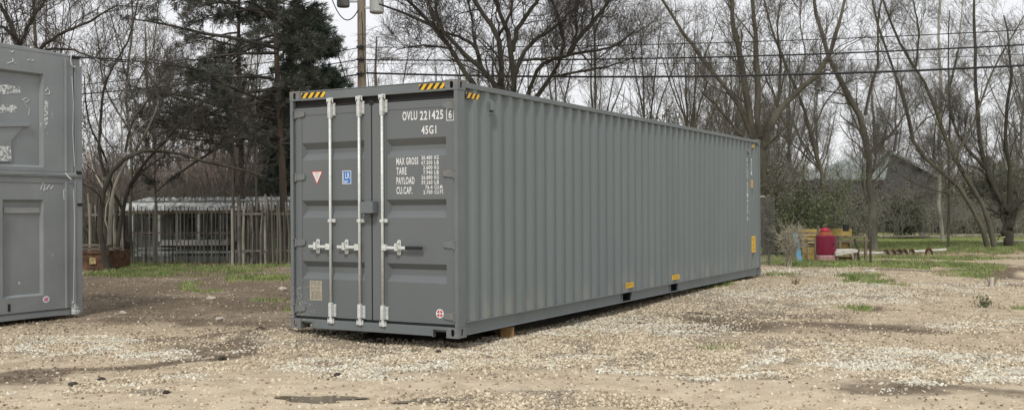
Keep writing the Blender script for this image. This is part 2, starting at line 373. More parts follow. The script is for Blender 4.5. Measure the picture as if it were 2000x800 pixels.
# ---- puddles
pud_m = bpy.data.materials.new('puddle_water'); pud_m.use_nodes = True
pb = pud_m.node_tree.nodes['Principled BSDF']; pb.inputs['Base Color'].default_value = (.17, .135, .09, 1); pb.inputs['Roughness'].default_value = .06
def puddle(cx, cy, rx, ry):
    a = ray(cx, cy); t = -CH/a.z; c = Vector((a.x*t, a.y*t, 0)); n = 48; pts = []
    hh = []
    for i in range(n):
        q = 2*math.pi*i/n; k = 1+.25*math.sin(3*q+cx)+.18*math.sin(5*q+1.3)+.08*math.sin(11*q)
        pts.append((c.x+rx*k*math.cos(q), c.y+ry*k*math.sin(q)))
    z = float(np.mean(height(np.array([p[0] for p in pts]), np.array([p[1] for p in pts]))))+.006
    mb = MB().add([(p[0], p[1], z) for p in pts], [tuple(range(n))])
    return tag(mb.build('puddle', pud_m), kind='structure')
puddle(622, 780, .33, .16); puddle(870, 786, .36, .12)
# ---- gravel stones (nobody could count them)
def stones(name, n, cond, smin, smax, m, seed):
    g = np.random.default_rng(seed); Y = 7.6+(g.random(n)**1.5)*20; X = g.uniform(-.56, .56, n)*Y
    keep = g.random(n) < cond(X, Y)
    dx, dy = X-ORIG.x, Y-ORIG.y; u = dx*EX.x+dy*EX.y; v = dx*EY.x+dy*EY.y
    keep &= ~((u > .5) & (u < 2.1) & (v > .6) & (v < 12)); X, Y = X[keep], Y[keep]; k = len(X)
    Z = height(X, Y)
    s_ = smin+(smax-smin)*g.random(k)**2.2
    base = np.array([(x, y, z) for z in (-1, 1) for y in (-1, 1) for x in (-1, 1)], float)*.5
    Vv = base[None]*(1+g.uniform(-.35, .35, (k, 8, 3))); Vv[:, :, 2] *= .7
    # taper top for a rounded stone
    Vv[:, 4:, :2] *= .7
    a = g.uniform(0, 6.28, k); ca, sa = np.cos(a)[:, None], np.sin(a)[:, None]
    til = g.uniform(-.6, .6, (k, 2))
    x, y, z = Vv[..., 0]*1.25, Vv[..., 1]*.95, Vv[..., 2]
    z = z+x*til[:, :1]+y*til[:, 1:]
    x, y = x*ca-y*sa, x*sa+y*ca
    Vv = np.stack([x, y, z], -1)*s_[:, None, None]+np.stack([X, Y, Z+s_*.18], 1)[:, None]
    f = np.array([(0, 2, 3, 1), (4, 5, 7, 6), (0, 1, 5, 4), (2, 6, 7, 3), (0, 4, 6, 2), (1, 3, 7, 5)])
    Fa = (f[None]+np.arange(k)[:, None, None]*8).reshape(-1, 4)
    o = fast(name, Vv.reshape(-1, 3), Fa, m, smooth=False); tag(o, kind='stuff'); return o
def stonemat(name, a, b):
    m = M(name, a, .9, .0, 3, spec=.2); n = m.node_tree; bs = n.nodes['Principled BSDF']
    ge = n.nodes.new('ShaderNodeNewGeometry'); r = n.nodes.new('ShaderNodeValToRGB')
    r.color_ramp.elements[0].color = (*a, 1); r.color_ramp.elements[1].color = (*b, 1)
    e = r.color_ramp.elements.new(.5); e.color = (*[(p+q)/2 for p, q in zip(a, b)], 1)
    n.links.new(ge.outputs['Random Per Island'], r.inputs[0]); n.links.new(r.outputs[0], bs.inputs['Base Color']); return m
stone_m = stonemat('limestone_gravel', (.24, .185, .12), (.74, .65, .49))
stone_b = stonemat('earth_crumbs', (.10, .078, .055), (.30, .245, .18))
def c_gravel(X, Y):
    _, r_, m_, s_ = zones(X, Y); return np.clip(r_*1.0*(.12+1.2*sstep(.36, .66, fbm(X*2.6, Y*2.6, 77, 5))), .035, .9)*(1-.75*m_)*(1-.5*s_)
def c_white(X, Y):
    px, py = project(X+(fbm(X*.8, Y*.8, 62, 5)-.5)*3., Y+(fbm(X*.8, Y*.8, 72, 5)-.5)*2.6, np.zeros_like(X)); z = np.zeros_like(X)
    for a in [(1700, 579, 230, 13, 0), (1900, 727, 140, 30, 0), (1640, 692, 200, 18, 0), (1450, 737, 150, 7, 0), (1950, 640, 60, 12, 0), (1070, 648, 110, 30, -.12),
              (1000, 705, 150, 22, 0), (1250, 640, 120, 16, -.1), (760, 700, 110, 10, 0), (100, 684, 170, 10, 0), (330, 745, 160, 4, -.12), (560, 668, 160, 5, -.1), (1560, 540, 80, 7, 0), (1960, 565, 50, 6, 0)]:
        z = np.maximum(z, ell(px, py, *a))
    return np.clip(z*2.0*sstep(.40, .62, fbm(X*3.1, Y*3.1, 99, 5)), 0, 1)
def c_earth(X, Y):
    g_, r_, m_, s_ = zones(X, Y); return np.clip(.09+.5*m_, 0, 1)*(1-.85*s_)*(.2+1.3*sstep(.4, .7, fbm(X*1.3, Y*1.3, 55)))
so_ = stones('gravel', 950000, c_gravel, .007, .027, stone_m, 1); tag(so_, 'pale crushed limestone gravel scattered over the yard', 'gravel')
so_ = stones('white_gravel', 420000, c_white, .007, .026, stonemat('white_gravel_stone', (.40, .37, .29), (.80, .77, .66)), 3); tag(so_, 'whiter gravel lying in loose patches', 'gravel')
so_ = stones('soil_clods', 220000, c_earth, .007, .024, stone_b, 2); tag(so_, 'small brown crumbs of earth on the dirt', 'soil')
# ---- single loose rocks you can point at
def rock(px, py, s_, m, label, cat='rock', group=None):
    d = ray(px, py); t = -CH/d.z; X, Y = d.x*t, d.y*t; z = float(height(np.array([X]), np.array([Y]))[0])
    import bmesh
    bm = bmesh.new(); bmesh.ops.create_icosphere(bm, subdivisions=2, radius=.5)
    for v in bm.verts:
        k = 1+random.uniform(-.16, .16); v.co = Vector((v.co.x*1.25*k, v.co.y*.9*k, v.co.z*.62*k))*s_
    me = bpy.data.meshes.new('rock'); bm.to_mesh(me); bm.free()
    o = link('rock', me, m); o.location = (X, Y, z+s_*.16); o.rotation_euler = (0, 0, random.uniform(0, 6)); tag(o, label, cat, group)
clod_m = M('dark_clod', (.05, .04, .032), .95, .4, 12, bump=.5, bscale=40); lime_m = M('white_stone', (.46, .42, .35), .9, .15, 12, bump=.3, bscale=40)
for a in [(856, 690, .085, clod_m, 'dark clump of earth on the gravel in front of the container door'), (434, 702, .10, clod_m, 'dark clod on bare dirt left of the container, nearest the gravel'),
          (198, 742, .085, clod_m, 'dark clod right of the leftmost clod, low in the picture'), (142, 752, .08, clod_m, 'leftmost dark clod lying on the pale dirt'),
          (325, 767, .06, clod_m, 'small dark clod on sand between the puddle and other clods'), (552, 568, .19, lime_m, 'white flat stone on dirt beside the container door corner'),
          (412, 585, .15, lime_m, 'cream stone on the dark dirt, middle distance left'), (430, 625, .13, lime_m, 'pale stone sliver on dark mud left of the container'),
          (240, 616, .11, lime_m, 'small white stone on mud right of the stacked grey units'), (738, 730, .10, lime_m, 'pale yellow stone among gravel above the puddles'),
          (508, 652, .09, clod_m, 'dark clod on the dirt track just left of the container'), (1313, 683, .09, lime_m, 'pale stone in the gravel right of the container'),
          (1700, 540, .2, lime_m, 'pale rock half buried in weeds near the red play tower'), (660, 727, .07, clod_m, 'tiny dark lump on the gravel in front of left door')]:
    rock(*a)
# ================================================================ vectorised branches
def tubes(P, Rr, S):
    """P (N,K,3), Rr (N,K) -> verts, quads"""
    N, K, _ = P.shape
    T = np.empty_like(P); T[:, 1:-1] = P[:, 2:]-P[:, :-2]; T[:, 0] = P[:, 1]-P[:, 0]; T[:, -1] = P[:, -1]-P[:, -2]
    T /= np.linalg.norm(T, axis=2, keepdims=True)+1e-9
    ref = np.where(np.abs(T[:, :1, 2:]) > .7, np.array([1., 0, 0]), np.array([0, 0, 1.]))
    ref = np.broadcast_to(ref, T.shape)
    U = ref-T*(T*ref).sum(2, keepdims=True); U /= np.linalg.norm(U, axis=2, keepdims=True)+1e-9
    W = np.cross(T, U); a = 2*np.pi*np.arange(S)/S
    V = P[:, :, None]+(U[:, :, None]*np.cos(a)[:, None]+W[:, :, None]*np.sin(a)[:, None])*Rr[:, :, None, None]
    i = (np.arange(N)[:, None, None]*K+np.arange(K-1)[None, :, None])*S; k = np.arange(S)[None, None]; k2 = (k+1) % S
    Fq = np.stack([i+k, i+k2, i+S+k2, i+S+k], -1).reshape(-1, 4)
    return V.reshape(-1, 3), Fq
def children(P, Rr, m, g, lmin, lmax, ang=(35, 65), up=.25, K=5, wig=.18, t0=.25, t1=1., rk=.55, rmin=.004, rad_len=None):
    N, Kp, _ = P.shape; n = N*m
    pi = np.repeat(np.arange(N), m); t = t0+(t1-t0)*((np.tile(np.arange(m), N)+g.random(n))/m); f = t*(Kp-1); i = np.minimum(f.astype(int), Kp-2); fr = f-i
    pos = P[pi, i]*(1-fr)[:, None]+P[pi, i+1]*fr[:, None]; tan = P[pi, i+1]-P[pi, i]; tan /= np.linalg.norm(tan, axis=1, keepdims=True)+1e-9
    rp_ = Rr[pi, i]*(1-fr)+Rr[pi, i+1]*fr
    rv = g.normal(size=(n, 3)); perp = rv-tan*(rv*tan).sum(1, keepdims=True); perp /= np.linalg.norm(perp, axis=1, keepdims=True)+1e-9
    a = np.radians(g.uniform(*ang, n))[:, None]; d = tan*np.cos(a)+perp*np.sin(a); d[:, 2] += up; d /= np.linalg.norm(d, axis=1, keepdims=True)
    L = g.uniform(lmin, lmax, n)*(1.15-.6*t)
    if rad_len is not None: L = np.minimum(L, rp_*rad_len)
    Pn = np.empty((n, K, 3)); Pn[:, 0] = pos
    for k in range(1, K):
        d = d+g.normal(size=(n, 3))*wig; d[:, 2] += up*.25; d /= np.linalg.norm(d, axis=1, keepdims=True)
        Pn[:, k] = Pn[:, k-1]+d*(L/(K-1))[:, None]
    r0 = np.maximum(rp_*rk*g.uniform(.6, 1, n), rmin); Rn = r0[:, None]*np.linspace(1, .3, K)[None]; Rn = np.maximum(Rn, rmin*.75)
    return Pn, Rn
def resample(pts, K, jit=0, g=None):
    pts = np.array(pts, float); d = np.r_[0, np.cumsum(np.linalg.norm(np.diff(pts, axis=0), axis=1))]
    s_ = np.linspace(0, d[-1], K); out = np.stack([np.interp(s_, d, pts[:, j]) for j in range(3)], 1)
    for _ in range(2): out[1:-1] = out[1:-1]*.5+(out[:-2]+out[2:])*.25
    if jit: out[1:-1] += g.normal(size=out[1:-1].shape)*jit
    return out
def join(parts):
    Vs, Fs, o = [], [], 0
    for v, f in parts: Vs.append(v); Fs.append(f+o); o += len(v)
    return np.concatenate(Vs), np.concatenate(Fs)
def bare_tree(limbs, loc, bm_, tm, label, group=None, seed=1, cat='tree', dens=(9, 7, 5, 3), Ls=(2.6, 1.4, .7, .36), up=.25, name='bare_tree', rmin=.0045, sides=9):
    """limbs: list of (list of world xyz, r0, r1)"""
    g = np.random.default_rng(seed); root = empty(name, loc, 0, label, cat, group); L0 = np.array(loc)
    K = 14; P0 = np.stack([resample(p, K, r0*.22, g) for p, r0, r1 in limbs])-L0
    R0_ = np.stack([np.linspace(1, 0, K)**.85*(r0-r1)+r1 for p, r0, r1 in limbs])
    big = tubes(P0, R0_*(1+.08*g.normal(size=R0_.shape)), sides)
    P1, R1 = children(P0, R0_, dens[0], g, Ls[0]*.45, Ls[0], (30, 65), up, 7, .2, .18, 1., .40, .010, 50)
    b1_ = tubes(P1, R1, 5)
    fast('trunk', *join([big, b1_]), bm_, root)
    P2, R2 = children(P1, R1, dens[1], g, Ls[1]*.4, Ls[1], (25, 60), up*.7, 5, .2, .15, 1., .6, rmin*1.1)
    P2b, R2b = children(P0, R0_, dens[1], g, Ls[1]*.4, Ls[1], (30, 70), up, 5, .22, .25, 1., .3, rmin*1.2)
    P2 = np.concatenate([P2, P2b]); R2 = np.concatenate([R2, R2b])
    P3, R3 = children(P2, R2, dens[2], g, Ls[2]*.5, Ls[2], (25, 60), up*.5, 4, .2, .15, 1., .7, rmin)
    P4, R4 = children(P3, R3, dens[3], g, Ls[3]*.5, Ls[3], (20, 55), up*.3, 3, .15, .2, 1., .8, rmin*.8)
    fast('crown', *join([tubes(P2, R2, 4), tubes(P3, R3, 3), tubes(P4, R4, 3)]), tm, root)
    return root
WK = .65
def traced(label, depth, limbs, bm_, tm, seed, drift=1.6, group=None, **kw):
    g = random.Random(seed); out = []; base = None; wk = WK*(1.4 if bm_ is bark_dark else 1)
    for j, (pts, w0, w1) in enumerate(limbs):
        dd = g.uniform(-drift, drift) if j else g.uniform(-.3, .3)
        q = []
        off = kw.get('offs', {}).get(j, 0)
        for i, (px, py) in enumerate(pts):
            t = i/(len(pts)-1); q.append(tuple(at(px, py, depth+dd*t+.35*math.sin(3*t+seed)*t)))
        if j == 0:
            x, y = q[0][0], q[0][1]; z = float(height(np.array([x]), np.array([y]), False)[0])-.1
            if q[0][2] > z+.3: q.insert(0, (x+g.uniform(-.15, .15), y, z))
            else: q[0] = (x, y, z)
            base = (x, y, z)
        out.append((q, w0*wk/2*depth/FPX, w1*wk/2*depth/FPX))
    kw.pop('offs', None)
    # flared foot
    p0, r0, _ = out[0]; b = np.array(p0[0]); n_ = np.array(p0[1]); d_ = (n_-b)/np.linalg.norm(n_-b)
    return bare_tree(out, base, bm_, tm, label, group, seed, **kw)
# ---------------------------------------------------------------- the trees one can point at
traced('big dark tree behind the far end of the container with four long limbs', 33, [
    ([(1497, 500), (1494, 400), (1488, 330), (1484, 275)], 40, 30),
    ([(1484, 285), (1462, 219), (1453, 144), (1437, 62), (1428, 0), (1420, -80)], 22, 8),
    ([(1484, 280), (1478, 240), (1481, 156), (1475, 62), (1469, 0), (1462, -70)], 20, 8),
    ([(1488, 290), (1500, 245), (1519, 206), (1562, 175), (1606, 144), (1631, 81), (1640, 30), (1660, -40)], 24, 6),
    ([(1480, 290), (1462, 250), (1437, 187), (1400, 150), (1348, 88), (1303, 16), (1270, -30)], 17, 6),
    ([(1478, 300), (1450, 269), (1400, 206), (1370, 180)], 10, 4),
    ([(1519, 206), (1528, 120), (1515, 60), (1530, -30)], 9, 3)], bark_olive, twig_brown, 3, dens=(10, 7, 5, 3))
traced('leaning thin tree left of the red play tower with kinked trunk', 35, [
    ([(1616, 500), (1615, 444), (1615, 362), (1600, 325), (1587, 281), (1587, 250), (1572, 206), (1550, 169), (1531, 112), (1506, 62), (1490, -10)], 15, 5),
    ([(1605, 335), (1560, 290), (1530, 270), (1505, 240)], 6, 2), ([(1587, 260), (1610, 200), (1650, 160), (1690, 150)], 6, 2),
    ([(1560, 180), (1575, 110), (1560, 40), (1570, -30)], 6, 2)], bark_olive, twig_brown, 5)
traced('thick tree in the lawn right of the red play tower with mossy bark', 37, [
    ([(1707, 492), (1706, 406), (1697, 337), (1692, 300), (1692, 237), (1675, 206), (1637, 162), (1612, 106), (1587, 0), (1575, -60)], 27, 6),
    ([(1694, 300), (1715, 282), (1737, 269), (1762, 231), (1790, 190)], 10, 3), ([(1690, 225), (1700, 170), (1718, 120), (1712, 50), (1730, -40)], 10, 4),
    ([(1700, 345), (1708, 320), (1712, 300), (1722, 270)], 7, 2), ([(1660, 190), (1630, 180), (1590, 175)], 6, 2),
    ([(1704, 420), (1683, 360), (1686, 320)], 6, 2)], bark_grey, twig_brown, 8)
traced('twin stemmed tree at the right of the lawn whose stems cross and lean left', 38, [
    ([(1931, 486), (1900, 400), (1875, 350), (1837, 331), (1800, 319), (1775, 294), (1775, 250), (1769, 187), (1750, 137), (1725, 100), (1705, 30), (1700, -40)], 15, 5),
    ([(1943, 485), (1931, 437), (1925, 387), (1887, 350), (1862, 312), (1837, 262), (1831, 212), (1800, 144), (1775, 112), (1737, 62), (1725, 0), (1718, -40)], 15, 5),
    ([(1862, 312), (1905, 240), (1930, 150), (1990, 50), (2030, -20)], 8, 3), ([(1775, 270), (1810, 230), (1850, 215)], 6, 2),
    ([(1790, 130), (1795, 60), (1780, -20)], 7, 3), ([(1880, 345), (1850, 380), (1790, 360), (1740, 330)], 5, 2)], bark_olive, twig_brown, 13, drift=1.2, dens=(10, 7, 5, 3))
traced('dark trunked tree at the right edge with its base scorched black', 40, [
    ([(1971, 478), (1970, 440), (1969, 408)], 22, 17),
    ([(1969, 412), (1931, 350), (1912, 287), (1906, 187), (1903, 62), (1900, -40)], 11, 4),
    ([(1969, 410), (1985, 380), (2010, 340), (2050, 270), (2060, 180)], 12, 4), ([(1969, 415), (1975, 330), (1960, 240), (1980, 150), (1960, 30)], 10, 3),
    ([(1925, 330), (1870, 270), (1850, 200), (1870, 100)], 7, 3), ([(1968, 412), (1945, 390), (1920, 330), (1880, 320)], 6, 2)], bark_dark, twig_brown, 17)
traced('slender straight tree standing in the middle of the right lawn', 39, [
    ([(1852, 482), (1854, 414), (1855, 370), (1850, 300), (1858, 220), (1850, 120), (1855, 20)], 9, 3),
    ([(1854, 380), (1840, 330), (1820, 300)], 4, 2), ([(1853, 340), (1880, 280), (1890, 220)], 4, 2)], bark_olive, twig_brown, 19)
traced('pale barked tall tree far behind the crossing twin stems', 47, [
    ([(1836, 455), (1834, 325), (1840, 156), (1831, 62), (1838, -40)], 12, 6), ([(1838, 200), (1870, 120), (1880, 0)], 5, 2), ([(1835, 250), (1800, 180), (1790, 80)], 5, 2)], bark_pale, twig_grey, 23)
traced('black barked tree behind the container roof with three upright trunks', 30, [
    ([(1003, 420), (1003, 175), (1003, 114), (999, 78), (989, 62), (977, 26), (966, -10), (950, -60)], 17, 8),
    ([(1002, 100), (1003, 81), (1016, 45), (1033, 26), (1052, 0), (1070, -50)], 11, 5),
    ([(1000, 300), (981, 175), (979, 114), (974, 81), (971, 58), (951, 36), (925, 0), (900, -40)], 16, 7),
    ([(1004, 150), (1016, 114), (1029, 85), (1059, 71), (1091, 45), (1130, 10), (1140, -30)], 10, 4),
    ([(974, 70), (985, 50), (1000, 20), (1000, -40)], 7, 3), ([(1012, 118), (1050, 115), (1090, 112), (1120, 95)], 6, 2)], bark_dark, twig_dark, 29, dens=(9, 7, 5, 3), drift=1.2)
traced('black forked tree behind the container roof leaning to the right', 31, [
    ([(1010, 420), (1020, 230), (1039, 185), (1081, 150), (1114, 104), (1117, 65), (1101, 39), (1075, 10), (1060, -40)], 15, 5),
    ([(1110, 108), (1125, 80), (1156, 45), (1185, 10), (1210, -40)], 11, 5), ([(1030, 200), (1040, 146), (1055, 123), (1091, 110), (1156, 100), (1211, 91), (1240, 60)], 9, 3),
    ([(1117, 85), (1130, 60), (1122, 20), (1140, -20)], 6, 2), ([(1081, 150), (1130, 140), (1190, 130), (1240, 112)], 6, 2)], bark_dark, twig_dark, 31, dens=(9, 7, 5, 3), drift=1.2)
traced('black tree right of the utility pole bending far to the left', 29.5, [
    ([(1010, 420), (1000, 230), (984, 169), (942, 140), (909, 104), (890, 81), (860, 55), (828, 36), (789, 23), (740, 8)], 18, 4),
    ([(935, 180), (909, 140), (877, 97), (860, 65), (831, 32), (789, 0), (760, -40)], 12, 4), ([(950, 150), (938, 123), (932, 94), (912, 78), (880, 65), (850, 60)], 10, 4),
    ([(880, 95), (860, 91), (821, 88), (775, 96)], 6, 2), ([(860, 60), (852, 30), (850, -20)], 8, 3), ([(936, 110), (925, 70), (922, 30), (905, -30)], 7, 3),
    ([(870, 70), (840, 20), (830, -30)], 7, 3)], bark_dark, twig_dark, 37, dens=(9, 7, 5, 3), drift=1.2)
traced('straight brown trunked tree rising above the middle of the container', 36, [
    ([(1164, 450), (1163, 208), (1161, 130), (1163, 81), (1163, 32), (1150, -20)], 10, 6), ([(1163, 60), (1180, 20), (1190, -30)], 6, 3),
    ([(1162, 120), (1210, 80), (1250, 60), (1280, 40)], 5, 2), ([(1162, 140), (1120, 80), (1110, 20)], 5, 2)], bark_olive, twig_brown, 41)
for i, (x0, tips, lab) in enumerate([(1263, [(1225, 60), (1250, 40), (1290, 50), (1330, 90)], 'fan shaped small tree above the container roof, left of its far end'),
                                     (1345, [(1300, 110), (1335, 60), (1370, 90), (1400, 120)], 'dense little tree above the container roof nearest its far end'),
                                     (1085, [(1060, 70), (1085, 30), (1130, 60)], 'thin multi stemmed tree showing over the container between black trees')]):
    traced(lab, 38+i*2, [([(x0, 430), (x0, 250), tips[0]], 9, 2)]+[([(x0, 300), (x0+(t_[0]-x0)*.4, 200), t_], 7, 2) for t_ in tips[1:]], bark_olive, twig_brown, 50+i, dens=(8, 6, 4, 3), up=.4)
traced('arched tree beside the stacked grey units whose trunk bends over to the right', 27.5, [
    ([(212, 520), (196, 440), (185, 385), (200, 352), (220, 325), (245, 295), (270, 285), (310, 287), (350, 300), (420, 318), (520, 345)], 14, 3),
    ([(245, 295), (255, 240), (300, 180), (330, 120)], 6, 2), ([(300, 287), (350, 260), (420, 270), (470, 260)], 5, 2), ([(205, 345), (190, 290), (200, 230), (197, 175), (215, 135), (255, 80), (270, 0)], 7, 3)], bark_dark, twig_dark, 61, dens=(7, 5, 4, 3))
traced('pale grey leaning tree in front of the stake fence, left side', 28, [
    ([(212, 520), (215, 440), (215, 385), (228, 345), (245, 310), (290, 260), (310, 200)], 13, 4), ([(225, 350), (240, 290), (235, 200), (260, 130)], 6, 2), ([(216, 390), (180, 330), (170, 250)], 6, 2)], bark_pale, twig_grey, 67, dens=(6, 5, 4, 2))
traced('dark slanting tree left of the pale pavilion', 28.5, [
    ([(222, 515), (235, 440), (245, 380), (260, 340), (290, 308), (340, 260), (380, 200)], 10, 3), ([(245, 380), (280, 330), (330, 300)], 5, 2), ([(240, 410), (215, 370), (210, 310), (170, 240), (165, 150)], 6, 2)], bark_dark, twig_dark, 71, dens=(6, 5, 4, 2))
traced('tall thin tree with long upright twigs over the left stacked units', 31, [
    ([(262, 515), (250, 420), (262, 300), (240, 180), (262, 60), (255, -60)], 10, 5), ([(255, 260), (200, 170), (190, 60), (170, -20)], 6, 2), ([(250, 200), (300, 100), (310, 0)], 6, 2),
    ([(262, 300), (310, 220), (340, 130)], 5, 2), ([(250, 330), (190, 250), (170, 130)], 5, 2)], bark_grey, twig_grey, 73, dens=(7, 5, 4, 2), up=.5)
traced('dark tree behind the stacked grey units with branches over their roof', 22, [
    ([(60, 480), (60, 250), (50, 120), (30, 60), (0, 10)], 18, 8), ([(50, 140), (80, 90), (130, 60), (180, 40), (230, 10)], 9, 3), ([(50, 110), (20, 60), (-40, 30)], 10, 4),
    ([(40, 90), (60, 40), (90, 0), (100, -40)], 8, 3), ([(70, 100), (110, 95), (150, 98), (190, 118), (260, 122)], 6, 2), ([(55, 170), (0, 90), (-60, 60)], 8, 3)], bark_dark, twig_dark, 79, dens=(7, 6, 4, 3))
# ---------------------------------------------------------------- generic wood behind: prototypes and copies
def copy_tree(o):
    c = o.copy(); col.objects.link(c)
    for ch in o.children:
        d = ch.copy(); col.objects.link(d); d.parent = c
    return c
protos = []
for i in range(5):
    g = random.Random(200+i); H_ = g.uniform(12, 15); limbs = []
    lean = g.uniform(-.6, .6); k1 = g.uniform(.25, .45)
    limbs.append(([(0, 0, -.1), (lean*.3, .1, H_*.25), (lean*.8, -.2, H_*.5), (lean*1.3, .2, H_*.8), (lean*1.6, 0, H_)], .16, .03))
    for j in range(7):
        a = g.uniform(0, 6.28); z0 = H_*g.uniform(.12, .6); L_ = g.uniform(2, 4.5)
        xb = lean*1.5*z0/H_
        limbs.append(([(xb, 0, z0), (xb+math.cos(a)*L_*.35, math.sin(a)*L_*.35, z0+L_*.5), (xb+math.cos(a)*L_*.6, math.sin(a)*L_*.6, z0+L_*1.2), (xb+math.cos(a)*L_*.8, math.sin(a)*L_*.8, z0+L_*1.9)], .065, .015))
    protos.append(bare_tree(limbs, (0, 0, 0), [bark_olive, bark_grey, bark_dark, bark_olive, bark_grey][i], [twig_brown, twig_grey, twig_brown, twig_red, twig_grey][i], 'x', None, 300+i, dens=(5, 5, 4, 3), Ls=(2.4, 1.4, .8, .45), up=.45, rmin=.0075, sides=6))
zl = [('bare tree in the wood behind the pale pavilion and stake fence', 'trees of the wood behind the pavilion'), ('bare tree in the wood showing above the container roof', 'trees of the wood behind the container'),
      ('bare tree in the wood beyond the right lawn and grey shed', 'trees of the wood beyond the lawn')]
first = [True]*5; g = random.Random(5); cnt = 0
spots = []
for i in range(6): spots.append((g.uniform(300, 580), g.uniform(40, 70), g.uniform(.6, .95), 0))
for i in range(14): spots.append((g.uniform(700, 1450), g.uniform(42, 75), g.uniform(.62, 1.0), 1))
for i in range(17): spots.append((g.uniform(1480, 2120), g.uniform(68, 100), g.uniform(.75, 1.1), 2))
for i in range(4): spots.append((g.uniform(-120, 150), g.uniform(36, 60), g.uniform(.8, 1.1), 0))
for px, Y, sc, zn in spots:
    k = (3 if zn == 0 and g.random() < .4 else g.randrange(5))
    o = protos[k] if first[k] else copy_tree(protos[k]); first[k] = False
    p = at(px, 400, Y); z = float(height(np.array([p.x]), np.array([Y]), False)[0])
    o.location = (p.x, Y, z); o.rotation_euler = (0, 0, g.uniform(0, 6.28)); o.scale = (sc*g.uniform(.85, 1.15),)*2+(sc,)
    o['label'], o['group'] = zl[zn]
# ---------------------------------------------------------------- brush (one mass)
def brush(name, label, n, pxr, Yr, hr, tm, seed, dens=(6, 5), rm=.009, leaves=None, nl=0, ls=(.05, .11), sparse=1.):
    g = np.random.default_rng(seed); Y = g.uniform(*Yr, n); px = g.uniform(*pxr, n); X = (px-1000)/FPX*Y
    cl = fbm(X*.25, Y*.25, seed); keep = g.random(n) < np.clip((cl-.3)*3*sparse, .08, 1); X, Y, cl = X[keep], Y[keep], cl[keep]; n = len(X)
    H_ = g.uniform(*hr, n)*(.55+.8*cl); Z = height(X, Y, False)
    K = 5; P = np.empty((n, K, 3)); P[:, 0] = np.stack([X, Y, Z-.05], 1); d = np.stack([g.normal(0, .22, n), g.normal(0, .22, n), np.ones(n)], 1)
    for k in range(1, K):
        d = d+g.normal(size=(n, 3))*.13; d /= np.linalg.norm(d, axis=1, keepdims=True); P[:, k] = P[:, k-1]+d*(H_/(K-1))[:, None]
    Rr = (.008+.006*H_)[:, None]*np.linspace(1, .3, K)[None]; Rr = np.maximum(Rr, rm*.8)
    P1, R1 = children(P, Rr, dens[0], g, .6, 1.7, (25, 60), .3, 4, .2, .1, 1., .7, rm)
    P2, R2 = children(P1, R1, dens[1], g, .3, .8, (25, 60), .2, 3, .2, .1, 1., .8, rm*.8)
    o = fast(name, *join([tubes(P, Rr, 3), tubes(P1, R1, 3), tubes(P2, R2, 3)]), tm); tag(o, label, 'undergrowth', kind='stuff')
    if leaves is not None:
        q = P2.reshape(-1, 3); j = g.integers(0, len(q), nl); leafcards(name.replace('brush', 'leaves'), q[j]+g.normal(size=(nl, 3))*.12, ls, leaves, g, label.replace('bare', 'leafy'))
def leafcards(name, C, ls, m, g, label=None, parent=None, D=None, thin=.5, droop=0):
    n = len(C); s_ = g.uniform(*ls, n)[:, None]
    a = g.normal(size=(n, 3)) if D is None else D+g.normal(size=(n, 3))*.45
    a[:, 2] -= droop; a /= np.linalg.norm(a, axis=1, keepdims=True)+1e-9
    b = np.cross(a, g.normal(size=(n, 3))); b /= np.linalg.norm(b, axis=1, keepdims=True)+1e-9
    V = np.stack([C-b*s_*thin*.5+a*s_*.35, C, C+b*s_*thin*.5+a*s_*.35, C+a*s_], 1).reshape(-1, 3)
    Fa = np.arange(4*n).reshape(n, 4)
    o = fast(name, V, Fa, m, parent, smooth=False)
    if parent is None: tag(o, label, 'undergrowth', kind='stuff')
    return o
brush('far_brush', 'reddish bare brush filling the wood behind the left pavilion', 3000, (100, 620), (40, 62), (2.0, 5.2), twig_red, 91, dens=(6, 5), leaves=leaf_brown, nl=16000)
brush('thorn_brush', 'tangled bare brush in the wood behind the container', 2600, (560, 1500), (44, 70), (3, 7.5), twig_brown, 92, dens=(7, 5), leaves=leaf_olive, nl=34000, ls=(.06, .13))
brush('meadow_brush', 'grey green bare brush at the far side of the right lawn', 4600, (1470, 2150), (60, 95), (1.8, 4.4), twig_grey, 93, dens=(7, 5), leaves=leaf_pale, nl=30000, ls=(.07, .15))
brush('lawn_edge_brush', 'low bare brush along the far edge of the right lawn before the shed', 900, (1490, 2150), (50, 56), (.8, 2.3), twig_grey, 95, dens=(6, 4), leaves=leaf_pale, nl=12000, ls=(.05, .11))
brush('low_brush', 'low bare brush along the foot of the left wood', 900, (150, 600), (34, 42), (1., 2.6), twig_brown, 94, dens=(6, 4))
